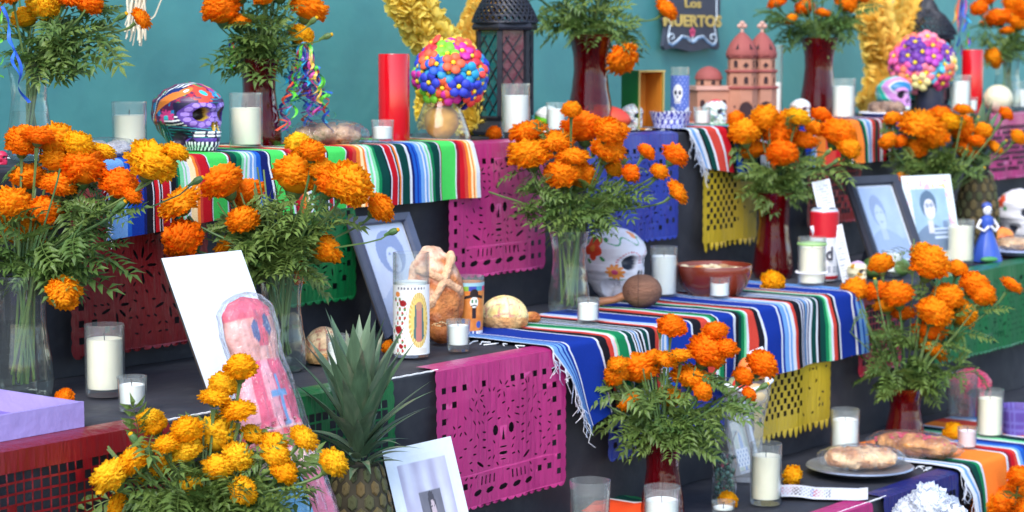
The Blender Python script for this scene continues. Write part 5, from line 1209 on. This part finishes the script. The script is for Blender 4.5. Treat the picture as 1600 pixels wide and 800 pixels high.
for a in (-2.4, -1.5, -.6): MB().prism(arch(3.2 * k_, 5 * k_), -.0005, .002).xf(Matrix.Translation((-52 * k_ + 19.6 * k_ * cos(a), 12 * k_ + 19.6 * k_ * sin(a), 70 * k_)) @ Matrix.Rotation(a + PI / 2, 4, 'Z')).build("window", M_HOLESHADE, o, smooth=False)
MB().box(-30 * k_, 50 * k_, 4 * k_, 40 * k_, 0, 58 * k_).build("nave", M_CLAY, o, smooth=False)
o.scale = (1, 1, .85)
# ---------------------------------------------------------------- hanging sign
ps = at(1076, VB + .09, Z[3]); ps = D(1076, 78, dep(ps)); s = sc(ps); o = thing("chalkboard_sign", "black scalloped sign with gold Los Muertos lettering hanging on the wall", "sign", ps, TH); q = 1 / s / .62
ol = [(-31, 0)] + [(-31 + 62 * t, 2.5 * sin(t * PI * 3) * (1 if t < .34 or t > .66 else 1)) for t in [k / 24 for k in range(1, 24)]] + [(31, 0), (33, 6), (30, 34), (33, 46), (34, 92), (26, 102), (0, 112), (-26, 102), (-34, 92), (-33, 46), (-30, 34), (-33, 6)]
# horizontal sizes run along the wall, which is seen at an angle
sx, sz = 2.3 / s, 1 / s
MB().prism([(x * 1.05 * sx, z * sz) for x, z in ol], -.012, 0).build("board", mat("slate board", s3(56, 62, 78), .5, .12, 20), o, smooth=False)
M_GOLDT = mat("gold lettering", s3(206, 178, 96), .4, .1); M_CHALK = mat("white scroll paint", s3(206, 222, 236), .6); M_LBL = mat("blue scroll paint", s3(110, 160, 206), .6)
def lettering(txt, size, x, z, m, par, depth_, name, xs=1.0, rot=(PI / 2, 0, 0), ext=.0008, bev=.0004):
    cu = bpy.data.curves.new("text", 'FONT'); cu.body = txt; cu.size = size; cu.align_x = 'CENTER'; cu.extrude = ext; cu.offset = bev; cu.resolution_u = 3
    to = bpy.data.objects.new("t", cu); me = bpy.data.meshes.new_from_object(to); bpy.data.objects.remove(to); bpy.data.curves.remove(cu)
    me.materials.clear(); me.materials.append(m); l = link(name, me, par, (x, depth_, z), rot); l.scale = (xs, 1, 1); return l
lettering("MUERTOS", 24 * sz, 0, 37 * sz, M_GOLDT, o, -.0135, "lettering", 1.55, bev=.0016); lettering("Los", 19 * sz, 0, 66 * sz, M_GOLDT, o, -.0135, "lettering", 1.8, bev=.0008); lettering("Dia de", 19 * sz, 0, 84 * sz, M_GOLDT, o, -.0135, "lettering", 1.8)
for sg in (-1, 1):
    pts = [(sg * x * sx, -.013, z * sz) for x, z in ((0, 13), (6, 20), (13, 22), (19, 14), (25, 9), (29, 12), (30, 19), (27, 25), (23, 23), (23, 18), (26, 17))]
    MB().tube(pts, .0024, 5).build("scroll", M_CHALK, o); MB().tube([(x, y - .0004, z - .005) for x, y, z in pts[:6]], .0018, 5).build("scroll", M_LBL, o)
    MB().tube([(sg * 30 * sx, -.013, 20 * sz), (sg * 27 * sx, -.013, 40 * sz), (sg * 30 * sx, -.013, 52 * sz), (sg * 30 * sx, -.013, 84 * sz)], .0018, 5).build("scroll", M_CHALK, o)
b = MB()
for k in range(5): a = PI / 2 + 2 * PI * k / 5; b.ball(5 * sz * cos(a), -.013, 27 * sz + 5 * sz * sin(a), 3.6 * sz, .0015, 3.6 * sz, 8)
b.build("painted_flower", mat("pink paint", s3(206, 70, 110), .5), o)
for x in (-6, 0, 6): MB().tube([(x * .4 * sx, -.013, 12 * sz), (x * sx, -.013, (22 - abs(x)) * sz)], .002, 5).build("scroll", M_CHALK, o)
MB().tube([(-20 * sx, -.004, 104 * sz), (0, .0, 150 * sz), (20 * sx, -.004, 104 * sz)], .0015, 5).build("cord", M_STRING, o)
# ---------------------------------------------------------------- ribbons and raffia
def ribbons(anchor_px, anchor_py, dp_, n, spread, length, label, seed, curly=1.0, cols=None):
    g = random.Random(seed); p = D(anchor_px, anchor_py, dp_); s = sc(p); o = thing("ribbon_bunch", label, "ribbons", p, 0, "bunches of curled ribbon")
    cols = cols or [(60, 110, 210), (40, 160, 200), (110, 60, 160), (190, 70, 150), (214, 170, 70), (90, 190, 60), (220, 80, 50), (30, 60, 150)]
    for k in range(n):
        c = cols[k % len(cols)]; L = length / s * g.uniform(.55, 1.05); x1 = g.uniform(-spread, spread) / s; ph = g.uniform(0, 6); fr = g.uniform(9, 17) * curly; am = g.uniform(.006, .016) * curly; w = .0032
        b = MB(); v = []; N = 44; y1 = g.uniform(-.03, .03)
        for i in range(N + 1):
            t = i / N; q = Vector((x1 * t ** .7 + am * t * sin(fr * t * 2.2 + ph), y1 * t + am * t * cos(fr * t * 2.2 + ph), -L * t + am * .5 * sin(fr * t * 1.3)))
            tw = Vector((cos(ph + t * fr), sin(ph + t * fr), .3)).normalized() * w; v += [q - tw, q + tw]
        b.add(v, [(2 * i, 2 * i + 1, 2 * i + 3, 2 * i + 2) for i in range(N)]); b.build("ribbon", mat("ribbon %d %d %d" % c, srgb(*c), .3, .05, spec=.6), o)
dpt = dep(at(470, V3 + .08, Z[3]))
ribbons(476, 66, dpt, 36, 40, 140, "curled rainbow ribbons hanging from the marigolds in the dark red vase", 1)
ribbons(360, 66, dpt, 3, 14, 60, "three short ribbons by the dark red vase's greenery", 12, .7, [(110, 200, 60), (200, 70, 40), (30, 40, 130)])
ribbons(2, 10, dep(at(10, V3 + .06, Z[3])), 5, 36, 150, "blue, green and orange ribbons hanging before the first clear vase", 2, .6, [(40, 90, 200), (230, 100, 50), (100, 180, 60), (90, 50, 150), (50, 110, 220)])
ribbons(1505, -30, dep(at(1505, V3 + .13, Z[3])), 9, 16, 120, "straight coloured ribbons hanging beside the far red candle", 3, .5)
p = D(218, -40, dep(at(214, VB + .02, Z[3]))); o = thing("raffia_bunch", "pale raffia strands hanging against the teal wall", "raffia", p, 0); s = sc(p); b = MB(); g = random.Random(8)
for k in range(34):
    x0, x1, L = g.uniform(-20, 16) / s, g.uniform(-26, 10) / s, g.uniform(70, 112) / s
    b.tube([(x0, g.uniform(-.01, .01), 0), ((x0 + x1) / 2 + g.uniform(-.006, .006), g.uniform(-.01, .01), -L * .5), (x1, g.uniform(-.015, .01), -L)], g.uniform(.0012, .0024), 4)
b.tube([(.02, 0, 0), (.045, 0, -.05), (.03, 0, -.085), (.012, 0, -.1)], .0018, 4)
q = b.build("strands", mat("pale raffia", s3(214, 200, 176), .8, .15, 30), o); q['kind'] = 'stuff'
# ---------------------------------------------------------------- lilac tray
p = P(132, 672, Z[2]) + Vector((0, 0, .005)); s = sc(p); hh = 40 / s; o = thing("lilac_tray", "open lilac painted tray on black cloth below the large clear vase", "tray", p, TH)
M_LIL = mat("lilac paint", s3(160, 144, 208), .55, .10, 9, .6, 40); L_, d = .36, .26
MB().box(-L_, 0, 0, .006, 0, hh).build("side", M_LIL, o, smooth=False); MB().box(-L_, 0, d - .006, d, 0, hh).build("side", M_LIL, o, smooth=False)
MB().box(-.006, -.0002, .0062, d - .0062, 0, hh - .0006).build("side", M_LIL, o, smooth=False); MB().box(-L_ + .0002, -L_ + .006, .0062, d - .0062, 0, hh - .0006).build("side", M_LIL, o, smooth=False)
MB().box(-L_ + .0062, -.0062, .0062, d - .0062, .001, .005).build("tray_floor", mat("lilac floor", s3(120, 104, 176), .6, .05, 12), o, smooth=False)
# ---------------------------------------------------------------- tumblers and bottle of beads
def tumbler(p, wt, h, label, fill, taper=.12):
    s = sc(p); r = wt / s / 2; h = h / s; r0 = r * (1 - taper); o = thing("water_tumbler", label, "glass", p + Vector((0, 0, .004)), 0, "clear tumblers of water")
    MB().lathe([(.001, 0), (r0 * .95, 0), (r0, .003), (r, h * .985), (r * .995, h), (r - .0022, h), (r0 - .0022, .014), (.001, .012)], 40).build("tumbler_glass", M_GLASS, o)
    rr = lambda z: r0 + (r - r0) * z / h - .0026
    MB().lathe([(.001, .0125), (rr(.015), .015)] + [(rr(h * fill * k / 6 + .015), h * fill * k / 6 + .015) for k in range(1, 6)] + [(rr(h * fill), h * fill), (.001, h * fill - .001)], 36).build("water", M_WATER, o)
    b = MB(); g = random.Random(int(wt))
    for k in range(40):
        z = g.uniform(.02, h * fill * .95); a = g.uniform(0, 6.28); q = rr(z) * .97; b.ball(q * cos(a), q * sin(a), z, .0012, .0012, .0012, 5)
    q = b.build("bubbles", glass("bubble", (.95, .97, 1), .02, .5), o); q['kind'] = 'stuff'
tumbler(P(922, 850, Z[1]), 65, 98, "clear water tumbler beside the lower red vase, in front of the magenta banner", .66)
tumbler(P(1502, 660, Z[1]), 50, 78, "clear water tumbler in front of the crimson skull", .68)
p = P(1131, 788, Z[1]); s = sc(p); h = 112 / s; r = 20 / s
o = thing("bead_bottle", "wavy clear bottle filled with dark green beads by a loose marigold", "bottle", p + Vector((0, 0, .004)), 0)
pf = [(.001, 0), (r * .95, 0), (r, h * .05), (r * 1.0, h * .25), (r * .86, h * .42), (r * .98, h * .55), (r * .72, h * .70), (r * .64, h * .80), (r * .8, h * .94), (r * .98, h)]
MB().lathe(pf, 32).build("bottle_glass", M_GLASS, o); b = MB(); g = random.Random(4)
for k in range(150):
    z = g.uniform(.03, .66) * h; a = g.uniform(0, 6.28); q = math.sqrt(g.random()) * r * .78; c = g.choice([s3(20, 70, 50), s3(12, 40, 40), s3(40, 110, 80), s3(90, 140, 130), s3(160, 60, 80) if k % 9 == 0 else s3(20, 60, 60)]); e = g.uniform(.003, .0055); b.ball(q * cos(a), q * sin(a), z, e, e, e, 7, 0, c)
q = b.build("green_beads", mat("glass beads", rough=.15, var=.1, attr=True), o); q['kind'] = 'stuff'
# ---------------------------------------------------------------- white net basket with fruit
p = at(1164, V2 - .062, Z[1]); p = Vector((p.x, p.y, D(1150, 640, dep(p)).z)); s = sc(p); R1 = 39 / s
o = thing("tulle_basket", "white tulle basket with rope handle holding small red and orange fruit", "basket", p, fc(p)); M_NET = mat("white net plastic", s3(214, 220, 226), .6)
hb_ = p.z - Z[1] - .006
MB().lathe([(.001, -hb_), (R1 * .62, -hb_), (R1 * .66, -hb_ * .6), (R1 * .74, -.02), (R1 * .94, .03), (R1, .056)], 34, fn=lambda a, z: (1 + .02 * sin(a * 9)) * math.sqrt(cos(a) ** 2 + .58 * sin(a) ** 2)).build("tulle_side", glass("white tulle", (.96, .97, .98), .3, .06, s3(226, 232, 240), .14), o)
MB().tube([(R1 * 1.02 * cos(2 * PI * k / 28), R1 * .77 * sin(2 * PI * k / 28), .058 + .008 * cos(4 * PI * k / 28)) for k in range(29)], .0042, 8).build("rim", M_NET, o)
MB().tube([(R1 * .8, 0, .05), (R1 * .86, 0, .10), (R1 * .60, 0, .135), (R1 * .2, 0, .125), (-R1 * .2, 0, .09)], .004, 8).build("handle", M_NET, o)
for x, y, z, e, c, nm in ((-.012, -.018, .085, .017, (226, 60, 50), "red_berry"), (.008, .0, .12, .026, (240, 120, 50), "orange_petal_fruit"), (.03, .01, .115, .022, (240, 140, 70), "orange_petal_fruit"), (-.03, .015, .075, .024, (140, 150, 110), "green_fruit"), (.02, -.01, .065, .026, (190, 170, 130), "pale_fruit")):
    q = MB().ball(0, 0, 0, e, e, e * .9, 18, 0, crust(c, tuple(min(255, w + 20) for w in c)), lambda d: 1 + .06 * noise.noise(d * 3)).build("fruit", M_PAINT, o, loc=(x, y, z - .028))
# ---------------------------------------------------------------- paper strip, folded cloth, paper flowers, purple bowl
p = P(1280, 776, Z[1]) + Vector((0, 0, .005)); L_ = 60 / sc(p) / .8; o = thing("paper_strip", "white paper strip with small coloured marks on the lower step", "paper", p, fc(p) - .02)
def stripc(u, v):
    if u < .62 and .2 < v < .85 and sin(u * 150) * sin(v * 22 + u * 9) > .35: return (s3(80, 90, 180), s3(200, 70, 110), s3(60, 60, 80))[int(u * 9) % 3]
    return s3(228, 232, 240)
b = MB(); b.grid(lambda a, t: ((a - .5) * 2 * L_, (t - .5) * .12 + .006 * a, .0015 + .004 * max(0, sin(a * 7))), 90, 14, 0, stripc); b.build("printed_strip", M_PRINT, o)
p = P(985, 800, Z[1]) + Vector((0, 0, .005)); o = thing("folded_cloth", "folded orange and green cloth behind the water tumbler", "cloth", p, TH)
b = MB(); b.grid(lambda a, t: ((a - .55) * .17, (t - .45) * .14, .006 + .012 * max(0, noise.noise(Vector((a * 4, t * 3, 2)))) + .01 * sin(a * 3)), 40, 14, 0, lambda a, t: s3(226, 76, 36) if a < .52 else (WH if a < .56 else s3(12, 60, 54) if a < .8 else s3(30, 110, 70))); b.build("woven_cloth", M_WOOL, o)
PAPERW = mat("white tissue petals", s3(236, 240, 248), .7, .04, 40, trans=.35)
WHEAD = marigold_mesh(300, PAPERW, .8, 130, .8)
p = at(1452, VE[0] + .10, Z[0]); top = D(1452, 800, dep(p)); s = sc(top); o = thing("paper_flowers", "white ruffled tissue paper flowers in front of the navy banner", "paper flowers", p, 0)
for dx, dy, d in ((-26, 6, 66), (26, 10, 70), (0, -12, 64), (-44, 34, 60), (44, 40, 60), (2, 30, 74)):
    q = D(1452 + dx, 800 + dy, dep(p) + uni(-.02, .02)); h = link("paper_flower", WHEAD, o); h.matrix_local = Matrix.Translation(q - p) @ orient(Vector((dx * .02, -.7, .6)).normalized(), dx) @ Matrix.Scale(d / s / 2 * 1.1, 4)
    MB().tube([(0, 0, .02), tuple((q - p) * .6 + Vector((0, 0, -.02))), tuple(q - p)], .003, 5).build("stem", M_STEM, o)
o = thing("white_pot", "white pot holding the tissue paper flowers at the lowest step", "pot", p + Vector((0, 0, .003)), 0); zz = max(.06, top.z - Z[0] - .09)
MB().lathe([(.001, 0), (.035, 0), (.05, zz * .5), (.055, zz), (.050, zz), (.045, zz * .5)], 24).build("pot_body", M_WHITE, o)
p = P(1592, 682, Z[1]); s = sc(p); R1 = 34 / s; hh = 46 / s; o = thing("woven_bowl", "purple woven bowl behind the cream candle on the orange serape", "bowl", p + Vector((0, 0, .004)), 0)
MB().lathe([(.001, 0)] + [(R1 * (.78 + .22 * k / 12), hh * k / 12) for k in range(13)] + [(R1 * .94, hh), (R1 * .75, hh * .2)], 80, fn=lambda a, z: 1 + .012 * (1 if sin(a * 30) * sin(z * 600) > 0 else -1), c=lambda x, y, z: s3(110, 100, 176) if sin(math.atan2(y, x) * 24) > .7 or sin(z * 420) > .8 else s3(92, 70, 150)).build("bowl_body", M_PAINT, o)
# ---------------------------------------------------------------- beer can and cards
p = P(1287, 440, Z[2]); s = sc(p); r = 22.5 / s; h = 112 / s; o = thing("beer_can", "red and white beer can with cards taped across it", "can", p + Vector((0, 0, .004)), fc(p))
def can(u, v):
    if v > .60: return s3(196, 28, 44) if v < .965 else s3(200, 204, 212)
    if v > .52: return s3(220, 222, 228)
    if .02 < v < .08: return s3(196, 28, 44)
    if .12 < v < .22 and sin(v * 200) > .2 and sin(u * 120) > -.3: return s3(120, 130, 150)
    return s3(226, 228, 234)
b = MB(); b.grid(lambda a, t: (r * sin(2 * PI * a) * min(1, .86 + 2.6 * t * 1.0, .84 + 3.2 * (1 - t)), -r * cos(2 * PI * a) * min(1, .86 + 2.6 * t, .84 + 3.2 * (1 - t)), h * t), 60, 100, 0, can); b.build("can_body", mat("printed can", rough=.28, var=.03, attr=True, metal=.15), o)
MB().lathe([(r * .85, h), (r * .82, h * 1.006), (r * .76, h * .985), (.001, h * .985)], 30).build("can_lid", mat("aluminium", s3(190, 194, 200), .3, .05, metal=.9), o)
lettering("ud", 30 / s, .004, h * .30, mat("dark print", s3(40, 40, 56), .4), o, -r - .0012, "lettering", .8, bev=.0006)
def card(c0, c1, w, label, seed, back=.0):
    a, b_ = D(*c0, dep(p) - back), D(*c1, dep(p) - back); ax = (b_ - a); L = ax.length; ax.normalize(); cr = ax.cross(Vector((0, 1, 0))).normalized()
    g = MB(); n = Vector((0, -1, 0))
    def pc(u, v):
        return s3(150, 156, 170) if .15 < v < .85 and sin(u * L * 900) > .3 and noise.noise(Vector((u * 40, v * 9, seed))) > -.15 else s3(214, 218, 226)
    g.grid(lambda u, v: tuple(ax * (L * u) + cr * (w * (v - .5)) + n * (.003 * sin(u * 5 + v * 2))), 70, 24, 0, pc)
    g.grid(lambda u, v: tuple(ax * (L * u) + cr * (w * (.5 - v)) + n * (-.0012 + .003 * sin(u * 5 + (1 - v) * 2))), 8, 4, 0, lambda u, v: s3(214, 218, 226))
    q = g.build("printed_card", M_PRINT, None, loc=a); tag(q, label, "card", "printed cards by the beer can")
card((1282, 282), (1316, 438), .044, "tall grey printed card standing behind the red beer can", 1, -.04)
card((1268, 362), (1306, 348), .026, "small printed slip taped slanting across the beer can's red top", 2, .03)
card((1306, 352), (1326, 440), .030, "narrow printed card leaning against the beer can's flank", 3, .032)
# ---------------------------------------------------------------- catrina figurine
p = P(1541, 410, Z[2]); s = sc(p); h = 92 / s; o = thing("catrina_figurine", "small skeleton lady figurine in a royal blue dress beside the cream candle", "figurine", p + Vector((0, 0, .004)), fc(p) + .4)
MB().lathe([(.001, 0), (h * .26, 0), (h * .25, h * .06), (h * .17, h * .30), (h * .10, h * .50), (h * .085, h * .58), (h * .12, h * .66), (h * .10, h * .74), (h * .035, h * .78)], 26, fn=lambda a, z: 1 + .05 * sin(8 * a) * (1 if z < h * .4 else 0), c=lambda x, y, z: s3(190, 110, 60) if h * .09 < z < h * .115 else s3(130, 40, 60) if h * .70 < z < h * .73 else s3(52, 84, 176)).build("dress", M_PAINT, o)
MB().ball(0, 0, h * .86, h * .075, h * .08, h * .095, 18, 0, lambda x, y, z: s3(50, 50, 60) if y < -h * .04 and (dist(abs(x), z, h * .03, h * .87) < h * .018) else s3(228, 226, 228)).build("skull_head", M_PAINT, o)
MB().lathe([(h * .02, h * .78), (h * .03, h * .86)], 8).build("neck", mat("bone white", s3(228, 226, 228), .5), o)
MB().ball(0, h * .03, h * .93, h * .09, h * .08, h * .07, 14, 0, s3(64, 84, 160)).build("headscarf", M_PAINT, o)
for sg in (-1, 1): MB().tube([(sg * h * .11, 0, h * .70), (sg * h * .19, -h * .03, h * .58), (sg * h * .10, -h * .12, h * .52), (sg * h * .02, -h * .13, h * .60)], [h * .03, h * .025, h * .022, h * .025], 8).build("arm", MATS["bone white"], o)
MB().ball(-h * .05, -h * .24, h * .05, h * .16, h * .07, h * .05, 14, 0, s3(70, 140, 80)).build("green_base", M_PAINT, o)
